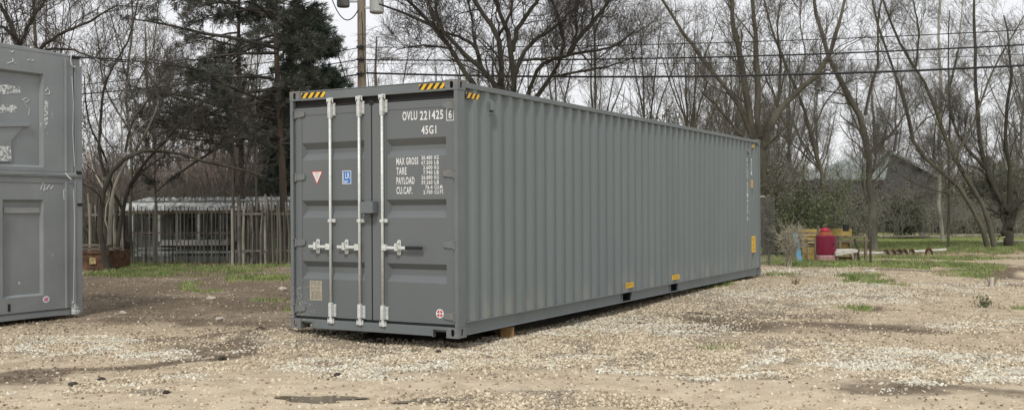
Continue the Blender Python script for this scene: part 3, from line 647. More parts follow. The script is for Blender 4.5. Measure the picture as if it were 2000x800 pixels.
# ---------------------------------------------------------------- shrubs by the container end
def shrub(label, px, Y, pyb, w, h, m, seed, nst=26, nl=9000, ls=(.05, .12), name='shrub', tm=twig_brown, leafy=True, droop=.1, thin=.5, spread=.35):
    p = at(px, 400, Y); z = float(height(np.array([p.x]), np.array([Y]), False)[0]); root = empty(name, (p.x, Y, z), 0, label, 'shrub'); g = np.random.default_rng(seed)
    K = 6; P = np.zeros((nst, K, 3)); P[:, 0, :2] = g.normal(0, .12*w, (nst, 2)); d = np.stack([g.normal(0, spread, nst), g.normal(0, spread, nst), np.ones(nst)], 1); H_ = g.uniform(.55, 1.05, nst)*h
    for k in range(1, K):
        d = d+g.normal(size=(nst, 3))*.16; d /= np.linalg.norm(d, axis=1, keepdims=True); P[:, k] = P[:, k-1]+d*(H_/(K-1))[:, None]
    Rr = np.full((nst, 1), .022)*np.linspace(1, .35, K)[None]
    P1, R1 = children(P, Rr, 9, g, .3*w, .8*w, (30, 70), .15, 5, .2, .15, 1., .6, .006)
    P2, R2 = children(P1, R1, 6, g, .15, .5, (30, 60), 0, 4, .2, .2, 1., .7, .005)
    fast('stems', *join([tubes(P, Rr, 5), tubes(P1, R1, 3), tubes(P2, R2, 3)]), tm, root)
    if leafy:
        q = P2.reshape(-1, 3); j = g.integers(0, len(q), nl); leafcards('foliage', q[j]+g.normal(size=(nl, 3))*.07, ls, m, g, parent=root, droop=droop, thin=thin)
    return root
shrub('drooping evergreen shrub left of the thin kinked tree', 1580, 31.5, 0, .75, 2.6, leaf_ever, 401, nl=7000, ls=(.06, .16), thin=.25, droop=.6)
shrub('olive bush tangled round the big tree behind the container end', 1530, 32.5, 0, 1.0, 3.2, leaf_olive, 402, nl=4500)
shrub('broad olive bush under the grey shed roof', 1655, 54, 0, 1.7, 2.1, leaf_olive, 403, nl=7000, ls=(.07, .15))
shrub('dense round evergreen at the right edge behind the scorched tree', 1945, 60, 0, 2.6, 5.0, leaf_olive, 404, nl=15000, ls=(.07, .15))
shrub('dark bushy thicket shrub behind the thick mossy tree', 1768, 53, 0, 2.0, 2.2, leaf_olive, 405, nl=8000, ls=(.07, .15))
shrub('bare pale twiggy bush by the chain link fence', 1538, 26.2, 0, .35, 1.1, None, 406, nst=8, leafy=False, spread=.12, tm=M('pale_twigs', (.36, .33, .25), .9, .2), name='bare_bush')
shrub('low dark shrub seen under the twin stemmed tree', 1880, 60, 0, 2.4, 2.6, leaf_olive, 407, nl=8000, ls=(.07, .15))
shrub('twiggy bush behind the utility pole above the container door', 745, 40, 0, 2.4, 5.6, leaf_olive, 408, nst=40, nl=9000, ls=(.05, .1), tm=twig_brown)
shrub('olive leafed bushy growth above the container roof', 1300, 43, 0, 2.6, 5.4, leaf_olive, 409, nst=40, nl=14000, ls=(.06, .12))
shrub('mossy yellowish bush just over the near container corner', 935, 34, 0, 1.6, 5.2, leafmat('mossy_leaves', (.10, .09, .045), (.20, .18, .09)), 410, nst=34, nl=9000, ls=(.05, .1))
# ---------------------------------------------------------------- conifers
def conifer(label, base, H_, crown, nl1, m_needles, seed, droop=.1, nn=60000, ls=(.08, .16), name='conifer', zmin=.1, bm_=bark_pine, trunk_r=.2, lean=0, thin=.035, extra=None, K1=7):
    g = np.random.default_rng(seed); root = empty(name, base, 0, label, 'tree')
    K = 16; zt = np.linspace(0, H_, K); T = np.stack([lean*zt/H_+.06*np.sin(zt*.7), .05*np.cos(zt), zt], 1)[None]
    TR = (np.linspace(1, .08, K)*trunk_r)[None]
    n = nl1; z = H_*(zmin+(1-zmin)*g.random(n)**.9); a = g.uniform(0, 6.283, n); Lr = crown(z/H_, a)*g.uniform(.7, 1.1, n)
    P = np.empty((n, K1, 3)); P[:, 0] = np.stack([lean*z/H_, 0*z, z], 1); d = np.stack([np.cos(a), np.sin(a), g.uniform(-.05, .35, n)], 1)
    for k in range(1, K1):
        d = d+g.normal(size=(n, 3))*np.array([.12, .12, .09]); d[:, 2] -= droop*.25; d /= np.linalg.norm(d, axis=1, keepdims=True); P[:, k] = P[:, k-1]+d*(Lr/(K1-1))[:, None]
    Rr = (.012+.012*Lr)[:, None]*np.linspace(1, .3, K1)[None]
    P1, R1 = children(P, Rr, 7, g, .4, 1.5, (35, 60), .02, 4, .15, .25, 1., .6, .006); P1[:, :, 2] = P1[:, :1, 2]+(P1[:, :, 2]-P1[:, :1, 2])*.45
    P2, R2 = children(P1, R1, 5, g, .2, .5, (35, 60), .0, 3, .15, .2, 1., .7, .005)
    fast('trunk', *tubes(T, TR, 10), bm_, root)
    fast('branches', *join([tubes(P, Rr, 4), tubes(P1, R1, 3), tubes(P2, R2, 3)]), twig_dark, root)
    q = P2; t = g.random(nn); j = g.integers(0, len(q), nn); kk = g.integers(0, 2, nn)
    C = q[j, kk]*(1-t)[:, None]+q[j, kk+1]*t[:, None]; D = q[j, 2]-q[j, 0]; D /= np.linalg.norm(D, axis=1, keepdims=True)+1e-9
    leafcards('foliage', C+g.normal(size=(nn, 3))*.035, ls, m_needles, g, parent=root, D=D, thin=thin*4)
    return root
p = at(553, 400, 31)
conifer('tall dark pine with long bare limbs beside the left edge of the container', (p.x, 31, 0), 14, lambda t, a: 4.9*np.clip(1.35-t, .35, 1)*(.62+.38*np.cos(a-3.1)), 110, needle_pine, 501, droop=.12, nn=210000, ls=(.07, .17), name='pine_tree', zmin=.2, trunk_r=.13, lean=-.3)
p = at(470, 400, 35)
conifer('brownish sparse pine standing left of the dark pine', (p.x, 35, 0), 13, lambda t, a: 4.0*np.clip(1.25-t, .35, 1)*(.7+.3*np.cos(a-3.1)), 70, needle_dry, 502, droop=.12, nn=80000, ls=(.07, .16), name='pine_tree', zmin=.28, trunk_r=.13)
p = at(603, 400, 40)
conifer('dense dark green fir between the pine and the utility pole', (p.x, 40, 0), 9.3, lambda t, a: 2.9*(1-t)**.95+.12, 120, needle_dark, 503, droop=.3, nn=260000, ls=(.08, .18), name='fir_tree', zmin=.05, trunk_r=.14)
# ================================================================ the big container
C = empty('shipping_container', ORIG, -TH, 'long new dark grey high cube shipping container with white lettering on its doors', 'container')
W_, L_, H_ = 2.438, 12.192, 2.896
# corner casting with real slots
def casting_mesh():
    o = MB().box(0, .162, 0, .178, 0, .118).build('c', casting_paint)
    inner = MB().box(.014, .148, .014, .164, .014, .104).build('c', casting_paint)
    def capsule(cx, cz, w2, h2, axis):
        pts = [(cx+w2*math.cos(q)+0, cz+(h2-w2)*(1 if math.sin(q) >= 0 else -1)+w2*math.sin(q)) for q in [2*math.pi*(k+.5)/20 for k in range(20)]]
        return MB().prism(pts, axis, -.05 if axis != 'x' else .1, .05 if axis != 'x' else .25).build('c', casting_paint)
    cuts = [inner, capsule(.085, .060, .021, .040, 'y'), capsule(.088, .060, .020, .040, 'x')]
    for k in cuts:
        b = o.modifiers.new('b', 'BOOLEAN'); b.object = k; b.operation = 'DIFFERENCE'; b.solver = 'EXACT'
    bv = o.modifiers.new('v', 'BEVEL'); bv.width = .004; bv.segments = 2; bv.limit_method = 'ANGLE'; bv.angle_limit = R(40)
    dg = bpy.context.evaluated_depsgraph_get(); me = bpy.data.meshes.new_from_object(o.evaluated_get(dg)); me.name = 'corner_casting'
    for k in cuts+[o]: bpy.data.objects.remove(k)
    return me
cme = casting_mesh()
for x, sx in ((0, -1), (W_, 1)):
    for y, sy in ((0, 1), (L_, -1)):
        for z, sz in ((0, 1), (H_, -1)):
            o = bpy.data.objects.new('corner_casting', cme); col.objects.link(o); o.parent = C
            # casting mesh: slots on its y=0 and x=max faces
            o.scale = (sx if sx == 1 else -1, sy, sz); o.location = (W_-.162 if sx == 1 else .162, y, z)
# posts
for x0, x1 in ((0.003, .05), (W_-.05, W_-.003)):
    m = MB(); m.box(x0, x1, .003, .16, .118, H_-.118)
    if x0 < 1: m.box(.05, .10, .075, .16, .118, H_-.118)
    else: m.box(W_-.10, W_-.05, .075, .16, .118, H_-.118)
    m.build('corner_post', frame_paint, C, bevel=.006)
for x0, x1 in ((0.003, .16), (W_-.16, W_-.003)):
    MB().box(x0, x1, L_-.09, L_-.003, .118, H_-.118).build('corner_post', frame_paint, C, bevel=.006)
# header, sill
m = MB(); m.box(.162, W_-.162, .006, .12, 2.775, H_-.014); m.box(.162, W_-.162, .0, .12, H_-.017, H_-.006); m.build('door_header', frame_paint, C, bevel=.005)
m = MB(); m.prism([(.162, .118), (W_-.162, .118), (W_-.162, .085), (W_-.34, .085), (W_-.34, .012), (.34, .012), (.34, .085), (.162, .085)], 'y', .008, .05)
m.box(.34, .352, .0, .06, .002, .10); m.box(W_-.352, W_-.34, .0, .06, .002, .10); m.box(.17, W_-.17, .05, .14, .06, .118)
m.build('door_sill', frame_paint, C, bevel=.004)
# gaskets (one dark rubber frame)
m = MB(); m.box(.05, W_-.05, .058, .075, 2.655, 2.775); m.box(.05, W_-.05, .052, .075, .118, .16); m.box(.05, .07, .056, .075, .15, 2.7); m.box(W_-.07, W_-.05, .056, .075, .15, 2.7)
m.box(.052, W_-.05, .035, .06, 2.695, 2.712); m.box(1.208, 1.236, .040, .075, .14, 2.71); m.box(1.19, 1.255, .036, .06, 2.67, 2.73)
m.build('door_gasket', rubber, C, bevel=.004)
# doors
TR_ = [(2.262, 2.182, 2.131, 2.050), (1.560, 1.494, 1.432, 1.350), (.822, .756, .684, .608)]
def door(x0, x1, px0, px1):
    d0, dp, dt = .040, .046, .100     # stile face, panel face, trough floor
    m = MB(); z0, z1 = .15, 2.69
    m.box(x0, px0, d0, d0+.05, z0, z1); m.box(px1, x1, d0, d0+.05, z0, z1)
    m.box(px0, px1, d0+.001, d0+.05, 2.60, z1); m.box(px0, px1, d0+.001, d0+.05, z0, .315)
    zs_ = [2.60]
    for t in TR_:
        m.quad((px0, dp, t[0]), (px1, dp, t[0]), (px1, dp, zs_[-1]), (px0, dp, zs_[-1]))
        e = .035
        m.quad((px0, dp, t[0]), (px1, dp, t[0]), (px1-e, dt, t[1]), (px0+e, dt, t[1]))
        m.quad((px0+e, dt, t[1]), (px1-e, dt, t[1]), (px1-e, dt, t[2]), (px0+e, dt, t[2]))
        m.quad((px0+e, dt, t[2]), (px1-e, dt, t[2]), (px1, dp, t[3]), (px0, dp, t[3]))
        m.quad((px0, dp, t[0]), (px0+e, dt, t[1]), (px0+e, dt, t[2]), (px0, dp, t[3]))
        m.quad((px1, dp, t[0]), (px1-e, dt, t[1]), (px1-e, dt, t[2]), (px1, dp, t[3]))
        zs_.append(t[3])
    m.quad((px0, dp, .315), (px1, dp, .315), (px1, dp, zs_[-1]), (px0, dp, zs_[-1]))
    m.box(px0, px1, d0+.062, d0+.072, .2, 2.65)
    return m.build('door', door_shaded_paint, C)
dl = door(.058, 1.212, .158, 1.112); dr = door(1.232, W_-.058, 1.432, 2.262)
def hinge(x, z, side, par):
    m = MB(); s = side
    m.prism([(x, z-.038), (x+s*.055, z-.042), (x+s*.14, z-.026), (x+s*.14, z+.026), (x+s*.055, z+.042), (x, z+.038)] if s > 0 else [(x, z+.038), (x-.055, z+.042), (x-.14, z+.026), (x-.14, z-.026), (x-.055, z-.042), (x, z-.038)], 'y', .026, .0405)
    m.tube([(x-s*.004, .03, z-.052), (x-s*.004, .03, z+.052)], .015, 10)
    m.box(min(x-s*.034, x-s*.006), max(x-s*.034, x-s*.006), .002, .04, z+.040, z+.052); m.box(min(x-s*.034, x-s*.006), max(x-s*.034, x-s*.006), .002, .04, z-.052, z-.040)
    m.box(min(x-s*.034, x-s*.024), max(x-s*.034, x-s*.024), -.001, .002, z-.045, z+.045)
    m.build('hinge', casting_paint, par, bevel=.003)
for z in (2.615, 1.845, 1.045, .24):
    hinge(.072, z, 1, dl); hinge(W_-.072, z, -1, dr)
def rod(x, par, seal=False):
    y = .005
    m = MB(); m.tube([(x, y, .13), (x, y, 2.74)], .0165, 14)
    m.build('lock_rod', galv, par, smooth=True).data
    for z0, z1 in ((.165, .31), (2.575, 2.72)):
        k = MB(); k.box(x-.022, x+.022, y-.022, .040, z0, z1); k.box(x+.024, x+.060, .028, .040, z0-.004, z1+.004); k.box(x+.046, x+.060, .016, .028, z0, z1)
        for zz in (z0+.03, z1-.03): k.tube([(x-.012, y-.025, zz), (x-.012, y-.030, zz)], .007, 8)
        for zz in (z0+.02, (z0+z1)/2, z1-.02): k.tube([(x+.042, .010, zz), (x+.052, .03, zz)], .010, 8)
        k.box(x-.022, x+.022, y-.019, .03, (z0-.03) if z0 > 1 else z1, z0 if z0 > 1 else z1+.02)
        k.build('rod_guide', galv, par, bevel=.004)
    for z, s_ in ((.115, -1), (2.755, 1)):
        k = MB(); k.tube([(x, y, z-.045*s_), (x, y, z+.03*s_)], .021, 12); k.box(x-.036, x+.036, y-.022, y+.022, z-.012, z+.012); k.tube([(x+.03, y-.03, z+.018*s_), (x+.03, y+.01, z+.018*s_)], .013, 10)
        k.tube([(x-.028, y-.02, z+.014*s_), (x-.028, y+.02, z+.014*s_)], .014, 10)
        k.box(x-.045, x-.034, -.004, .006, z-.03, z+.03); k.box(x+.04, x+.052, -.004, .006, z-.03, z+.03)
        k.build('rod_cam', galv, par, bevel=.003)
    k = MB(); k.box(x-.024, x+.060, .012, .040, 1.292, 1.334); k.box(x-.026, x+.026, y-.022, .03, 1.296, 1.330); k.tube([(x+.042, .006, 1.313), (x+.042, .02, 1.313)], .010, 8)
    k.build('rod_bracket', galv, par, bevel=.003)
def handle(x, par, s, length, grip):
    z = 1.003; k = MB(); k.box(min(x, x+s*.062), max(x, x+s*.062), -.024, .026, z-.036, z+.036); k.tube([(x+s*.036, -.032, z), (x+s*.036, -.02, z)], .012, 8)
    x1 = x+s*length
    k.box(min(x+s*.05, x1), max(x+s*.05, x1), -.012, .0, z-.017, z+.017); k.build('handle', galv, par, bevel=.004)
    if grip:
        k = MB(); k.box(min(x1, x1+s*.235), max(x1, x1+s*.235), -.019, .006, z-.021, z+.021); k.build('handle_grip', rubber, par, bevel=.008)
    hx = x+s*.215
    k = MB(); pts = [(hx+.028*math.cos(q), z+(.062 if math.sin(q) >= 0 else -.062)+.028*math.sin(q)) for q in [2*math.pi*(i+.5)/20 for i in range(20)]]
    k.prism(pts, 'y', .030, .040); k.tube([(hx, .03, z+.06), (hx, .012, z+.06)], .013, 8); k.tube([(hx, .03, z-.07), (hx, .012, z-.07)], .013, 8)
    k.box(hx-.02, hx+.02, -.030, .03, z-.034, z-.020); k.box(hx-.022, hx+.012, -.034, -.022, z-.034, z+.052); k.tube([(hx+.012, -.02, z+.05), (hx-.02, -.03, z+.02)], .009, 8)
    k.build('handle_retainer', galv, par, bevel=.002)
for x in (.628, 1.064): rod(x, dl); handle(x, dl, -1, .33, False)
rod(1.398, dr); handle(1.398, dr, 1, .33, True)
k = MB(); k.box(1.125, 1.145, -.06, .04, 1.395, 1.54); k.box(1.15, 1.315, -.075, .035, 1.402, 1.532); k.box(1.125, 1.315, -.07, .03, 1.532, 1.541); k.build('lock_box', frame_paint, C, bevel=.007)
k = MB(); k.box(1.155, 1.225, .0, .04, 1.365, 1.395); k.tube([(1.322, -.05, 1.43), (1.318, -.055, 1.412), (1.305, -.06, 1.41), (1.300, -.055, 1.43)], .006, 8); k.build('lock_box_latch', frame_paint, C, bevel=.003)
# lettering on the right door
F = .0395
def T(b, x0, x1, z0, z1, **k): return fit_text(b, x0, x1, z0, z1, white, dr, 'front', .0395 if z0 > 2.6 else .0445, bold=.02, **k)
T('OVLU', 1.662, 1.868, 2.468, 2.572); T('221425', 1.905, 2.222, 2.462, 2.566)
fit_text('6', 2.298, 2.340, 2.462, 2.556, white, dr, 'front', .0385, bold=.012)
k = MB()
for a in ((2.268, 2.276, 2.438, 2.580), (2.362, 2.370, 2.438, 2.580), (2.276, 2.362, 2.438, 2.446), (2.276, 2.362, 2.572, 2.580)): k.box(a[0], a[1], .0378, .0392, a[2], a[3])
k.build('check_digit_frame', white, dr)
T('45G1', 1.925, 2.128, 2.300, 2.396)
rows = [('MAX GROSS', 1.572, 1.880, '30.480', 'KG', '67.200', 'LB'), ('TARE', 1.572, 1.716, '3.600', 'KG', '7.940', 'LB'), ('PAYLOAD', 1.572, 1.826, '26.880', 'KG', '59.260', 'LB'), ('CU.CAP.', 1.572, 1.795, '76.4', 'CU.M.', '2.700', 'CU.FT.')]
for i, (a, x0, x1, n1_, u1, n2_, u2) in enumerate(rows):
    zc = 1.998-i*.112
    T(a, x0, x1, zc-.040, zc+.044)
    for j, (nn_, uu) in enumerate(((n1_, u1), (n2_, u2))):
        zz = zc+.012-j*.056; wd = {6: .150, 5: .124, 4: .098}[len(nn_)]
        T(nn_, 2.072-wd, 2.072, zz, zz+.044); T(uu, 2.100, 2.100+{2: .060, 5: .118, 6: .128}[len(uu)], zz, zz+.044)
# stickers
k = MB(); k.prism([(.302, 1.915), (.482, 1.915), (.392, 1.745)], 'y', .0440, .0455); k.build('warning_triangle_border', red, dl)
k = MB(); k.prism([(.319, 1.905), (.465, 1.905), (.392, 1.768)], 'y', .0432, .0439); tri = k.build('warning_triangle', white, dl)
k = MB()
for z, h_ in ((1.875, .036), (1.862, .034), (1.850, .026), (1.838, .02), (1.825, .014), (1.812, .009)): k.box(.392-h_, .392+h_, .0426, .0431, z, z+.004)
k.build('warning_triangle_print', M('grey_print', (.35, .30, .30), .7), dl)
fit_text('ATTENTION', .352, .432, 1.886, 1.898, red, dl, 'front', .0428)
k = MB(); k.box(.780, .912, .0448, .0458, 1.752, 1.910); k.build('class_sticker_border', white, dl)
k = MB(); k.box(.788, .904, .0438, .0446, 1.760, 1.902); k.build('class_sticker', blue, dl, bevel=0)
fit_text('LR', .825, .892, 1.815, 1.888, white, dl, 'front', .0432, bold=.02)
k = MB(); k.box(.796, .802, .0430, .0436, 1.795, 1.89); k.box(.796, .87, .0430, .0436, 1.785, 1.791); k.box(.796, .86, .0430, .0436, 1.773, 1.778); k.box(.796, .845, .0430, .0436, 1.765, 1.769); k.build('class_sticker_print', white, dl)
k = MB(); k.box(.272, .462, .0425, .0455, .345, .585); k.build('data_plate', plate_m, dl, bevel=.001)
k = MB(); g = random.Random(4)
for i in range(17):
    z = .570-i*.0128
    if i in (4, 8): continue
    x = .285+g.uniform(0, .02)
    while x < .445:
        x2 = min(.45, x+g.uniform(.012, .05)); k.box(x, x2, .0418, .0424, z, z+.0052); x = x2+g.uniform(.006, .02)
k.build('data_plate_text', plate_ink, dl)
def disc(x, z, r, y0, y1, n=32): return [(x+r*math.cos(2*math.pi*i/n), z+r*math.sin(2*math.pi*i/n)) for i in range(n)]
k = MB(); k.prism(disc(2.168, .267, .052, 0, 0), 'y', .0380, .0385); k.build('round_sticker', white, dr)
k = MB()
for q in range(4):
    a0 = math.pi/2*q+.16; a1 = math.pi/2*(q+1)-.16; r_ = .040
    k.prism([(2.168+.009*math.cos((a0+a1)/2), .267+.009*math.sin((a0+a1)/2))]+[(2.168+r_*math.cos(a0+(a1-a0)*i/8), .267+r_*math.sin(a0+(a1-a0)*i/8)) for i in range(9)], 'y', .0370, .0376)
k.build('round_sticker_emblem', red, dr)
k = MB(); k.box(2.128, 2.208, .0364, .0368, .258, .276); k.build('round_sticker_band', white, dr)
fit_text('CHC', 2.138, 2.198, .2605, .2735, black, dr, 'front', .0360)
# hazard chevron tapes
def hazard(x0, x1, z0, z1, plane, off, n, name='hazard_tape'):
    root_m = MB(); st = MB(); w_ = (x1-x0)/n; sh = (z1-z0)*.8
    f = (lambda a, z, d: (a, off-d, z)) if plane == 'front' else (lambda a, z, d: (off+d, a, z))
    def slab(poly, d0, d1, mm):
        nn = len(poly); vs = [f(a, z, d0) for a, z in poly]+[f(a, z, d1) for a, z in poly]
        mm.add(vs, [tuple(range(nn)), tuple(range(nn, 2*nn))]+[(i, (i+1) % nn, (i+1) % nn+nn, i+nn) for i in range(nn)])
    slab([(x0, z0), (x1, z0), (x1, z1), (x0, z1)], 0, .001, root_m)
    def clip(poly):
        def cl(P, ins, inter):
            o = []
            for i in range(len(P)):
                a, b = P[i], P[(i+1) % len(P)]
                if ins(a): o.append(a)
                if ins(a) != ins(b): o.append(inter(a, b))
            return o
        for lim, s_ in ((x0, 1), (x1, -1)):
            if not poly: break
            poly = cl(poly, lambda p: s_*(p[0]-lim) >= 0, lambda a, b: (lim, a[1]+(b[1]-a[1])*(lim-a[0])/(b[0]-a[0])))
        return poly
    for i in range(-2, n+1):
        a = x0+i*w_+w_*.15; po = clip([(a, z0), (a+w_*.52, z0), (a+w_*.52+sh, z1), (a+sh, z1)])
        if len(po) > 2: slab(po, .0012, .002, st)
    return root_m, st
def hz(x0, x1, z0, z1, plane, off, n, par):
    a, b = hazard(x0, x1, z0, z1, plane, off, n); a.build('hazard_tape', black, par); b.build('hazard_stripes', yellow, par)
hd = [c for c in C.children if c.name.startswith('door_header')][0]
hz(.185, .555, 2.805, 2.868, 'front', .006, 4, hd); hz(1.925, 2.268, 2.802, 2.866, 'front', .006, 4, hd)
# side walls (trapezoid corrugation)
def sidewall(x_out, sgn):
    prof = []; y = .16; y_end = L_-.09; PIT = (y_end-y)/43
    prof.append((0, y))
    for i in range(43):
        q = y+i*PIT
        prof += [(0, q+.02), (1, q+.02+.060), (1, q+.02+.060+.080), (0, q+.02+.060+.080+.062)]
    prof.append((0, y_end))
    V, Fq = [], []
    for i, (s_, yy) in enumerate(prof):
        x = x_out-sgn*(.016+.042*s_)
        V += [(x, yy, .172), (x, yy, 2.83)]
    n = len(prof)
    Fq = [(2*i, 2*i+2, 2*i+3, 2*i+1) for i in range(n-1)] if sgn > 0 else [(2*i, 2*i+1, 2*i+3, 2*i+2) for i in range(n-1)]
    return fast('side_wall', V, Fq, paint, C, smooth=False), PIT
swr, PIT = sidewall(W_, 1); swl, _ = sidewall(0, -1)
for sgn, X in ((1, W_), (-1, 0)):
    xs_ = lambda a, b: (min(X-sgn*a, X-sgn*b), max(X-sgn*a, X-sgn*b))
    x0, x1 = xs_(.002, .062); MB().box(x0, x1, .178, L_-.178, H_-.084, H_-.022).build('top_rail', frame_paint, C, bevel=.006)
    # bottom rail: C channel with fork pockets
    m = MB(); x0, x1 = xs_(.026, .032); segs = [(.178, 4.66), (5.02, 6.72), (7.08, L_-.178)]
    for a, b in segs: m.box(x0, x1, a, b, .03, .172)
    x0, x1 = xs_(.001, .07); m.box(x0, x1, .16, L_-.16, .160, .173); m.box(x0, x1, .16, L_-.16, .022, .032)
    for a in (4.66, 5.02, 6.72, 7.08): x0, x1 = xs_(.006, .25); m.box(x0, x1, a-.006 if a in (4.66, 6.72) else a, a if a in (4.66, 6.72) else a+.006, .032, .166)
    m.build('bottom_rail', frame_paint, C)
# fork pocket tunnels, floor, roof, end wall
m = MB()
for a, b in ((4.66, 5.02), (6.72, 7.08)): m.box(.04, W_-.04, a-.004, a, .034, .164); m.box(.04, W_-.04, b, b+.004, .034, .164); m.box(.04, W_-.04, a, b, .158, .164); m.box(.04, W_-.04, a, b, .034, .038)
m.build('fork_pocket', pocket_shade, C)
m = MB(); m.box(.075, W_-.075, .12, L_-.05, .165, .195)
for i in range(38):
    y = .35+i*.305
    if 4.5 < y < 5.1 or 6.6 < y < 7.2: continue
    m.box(.04, W_-.04, y, y+.045, .05, .165)
m.build('floor_frame', M('underside_tar', (.03, .03, .03), .9), C)
m = MB(); m.box(.05, W_-.05, .10, L_-.06, H_-.045, H_-.035)
for i in range(56): m.box(.12, W_-.12, .30+i*.209, .39+i*.209, H_-.035, H_-.020)
m.build('roof_panel', paint, C)
m = MB(); m.box(.162, W_-.162, L_-.06, L_-.012, .15, 2.83)
for i in range(8): m.box(.2+i*.26, .32+i*.26, L_-.012, L_+.0-.003, .17, 2.80)
m.box(.162, W_-.162, L_-.08, L_-.006, H_-.11, H_-.02); m.box(.162, W_-.162, L_-.08, L_-.006, .02, .15)
m.build('end_wall', frame_paint, C)
# things on the long side
XS = W_-.016
hz(.215, .50, 2.705, 2.770, 'side', XS+.001, 3, swr); hz(11.56, 11.80, 2.700, 2.765, 'side', XS+.001, 2, swr)
def vent(y, z0, z1):
    k = MB(); k.box(XS-.034, XS+.004, y-.052, y+.052, z0, z1); k.box(XS+.004, XS+.040, y-.040, y+.040, z0+.045, z1-.03); k.build('vent', paint, swr, bevel=.01)
    k = MB(); k.box(XS+.006, XS+.012, y-.03, y+.03, z0+.03, z0+.045); k.build('vent_slot', rubber, swr)
vent(.76, 2.555, 2.735); vent(11.30, 2.52, 2.66)
def snap(y):          # centre of nearest outer flat
    i = round((y-.16+.016)/PIT-.0); return .16+i*PIT-.018
def lab(y0, y1, z0, z1, txt, vert=False):
    k = MB(); k.box(XS+.001, XS+.003, y0, y1, z0, z1); k.build('yellow_label', yellow, swr)
    for t, a, b, c, d in txt: fit_text(t, a, b, c, d, black, swr, 'side', XS+.0035)
lab(4.80, 5.11, .225, .305, [('EMPTY 3', 4.83, 5.08, .243, .288)])
lab(6.80, 7.16, .225, .305, [('OR 3RT', 6.86, 7.11, .243, .288)])
lab(11.545, 11.83, .50, .845, [("10'", 11.59, 11.79, .735, .815), ('6"', 11.62, 11.76, .625, .70), ('H', 11.63, 11.74, .53, .60)])
lab(11.545, 11.66, 1.865, 2.02, [('9 6', 11.57, 11.64, 1.88, 2.0)])
z = 2.475
for ch in 'OVLU': fit_text(ch, 11.225, 11.305, z-.085, z, white, swr, 'side', XS+.0015, bold=.01); z -= .112
z -= .06
for ch in '221425': fit_text(ch, 11.225, 11.305, z-.085, z, white, swr, 'side', XS+.0015, bold=.01); z -= .112
z -= .03; fit_text('6', 11.225, 11.305, z-.085, z, white, swr, 'side', XS+.0015, bold=.01)
z = 2.475
for ch in '45G1': fit_text(ch, 11.52, 11.60, z-.072, z, white, swr, 'side', XS+.0015, bold=.01); z -= .092
# wood block under the side rail, and one under the far end
blk = empty('timber_block', C.matrix_world @ Vector((0, 0, 0)) if False else Vector((at(991, 660, 12.55).x, 12.55, -.008)), R(-83), 'brown square timber block under the near end of the container', 'block')
MB().box(-.9, 0, -.084, .084, .0, .158).build('block_body', wood_block, blk, bevel=.006)
k = MB()
for i in range(1, 5):
    pts = [(.0012, .017*i*math.cos(q)*1.0-.01, .065+.02*i*math.sin(q)*.8) for q in [2*math.pi*j/24 for j in range(25)]]
    k.tube(pts[:25] if i < 3 else [p for p in pts if p[2] > .008 and p[2] < .14][:12], .0012, 4)
k.build('growth_rings', M('ring_brown', (.20, .11, .04), .8), blk)
# ================================================================ the two stacked grey units on the left
LB = ray(161, 619); t = -CH/LB.z; UO = Vector((LB.x*t, LB.y*t, 0))
def uinv(px, py, off=0):          # pixel -> (y, z) on the face plane
    d = ray(px, py); P_ = UO+EX*off-Vector((0, 0, CH)); t = P_.dot(EX)/d.dot(EX); q = d*t-P_; return q.dot(EY), q.z
def unit(name, z0, z1, label):
    o = empty(name, UO+Vector((0, 0, z0)), -TH, label, 'container', None)
    h = z1-z0; m = MB(); L1 = 1.62; Wd = 2.2
    m.box(-Wd, -.02, -L1, 0-.0, 0.0, h)
    return o, h, L1, Wd
def panelface(m, y0, y1, z0, z1, ya, yb, za, zb, dep):
    """front face (x=0 plane) with a recessed panel"""
    for q in ((y0, ya, z0, z1), (yb, y1, z0, z1), (ya, yb, z0, za), (ya, yb, zb, z1)): m.box(-.03, 0, *q)
    e = .03
    A = [(0, ya, za), (0, yb, za), (0, yb, zb), (0, ya, zb)]; B = [(-dep, ya+e, za+e), (-dep, yb-e, za+e), (-dep, yb-e, zb-e), (-dep, ya+e, zb-e)]
    for i in range(4): m.quad(A[i], A[(i+1) % 4], B[(i+1) % 4], B[i])
    m.quad(*B)
lo_z0, lo_z1 = .06, 2.10; up_z0, up_z1 = 2.105, 3.90
# lower
u1 = empty('storage_unit', UO+Vector((0, 0, lo_z0)), -TH, 'lower weathered grey steel unit of the left stack, with a pink sticker', 'container', None)
h = lo_z1-lo_z0; ya, _ = uinv(6, 480); yb, _ = uinv(85, 480); _, za = uinv(60, 578); _, zb = uinv(60, 390)
m = MB(); L1 = 1.62
panelface(m, -L1+.09, -.35, .10, h-.10, ya, yb, za-lo_z0, zb-lo_z0, .05)
m.box(-.03, 0, -.35, -.14, .10, h-.10)
m.build('front_panel', old_grey, u1, bevel=.004)
m = MB(); m.box(-2.2, -.075, -L1+.02, -.02, .08, h-.02); m.build('body', old_grey, u1, bevel=.01)
m = MB(); m.box(-.16, .012, -.14, .0, .0, h); m.box(-.02, .028, -.30, -.27, .1, h-.08); m.box(-.0, .024, -.135, -.118, .02, h-.03); m.build('corner_post', old_grey, u1, bevel=.008)
m = MB(); m.box(-.16, .012, -L1, -L1+.09, .06, h); m.build('corner_post', old_grey, u1, bevel=.008)
m = MB(); m.box(-.10, .008, -L1+.09, -.14, h-.10, h-.012); m.box(-.10, .03, -L1, 0, h-.012, h); m.build('top_rail', old_grey, u1, bevel=.006)
m = MB(); m.box(-.10, -.01, -L1+.06, -.05, .0, .075); m.box(-.08, -.02, -L1+.1, -.1, .075, .095); m.build('bottom_rail', old_grey, u1, bevel=.006)
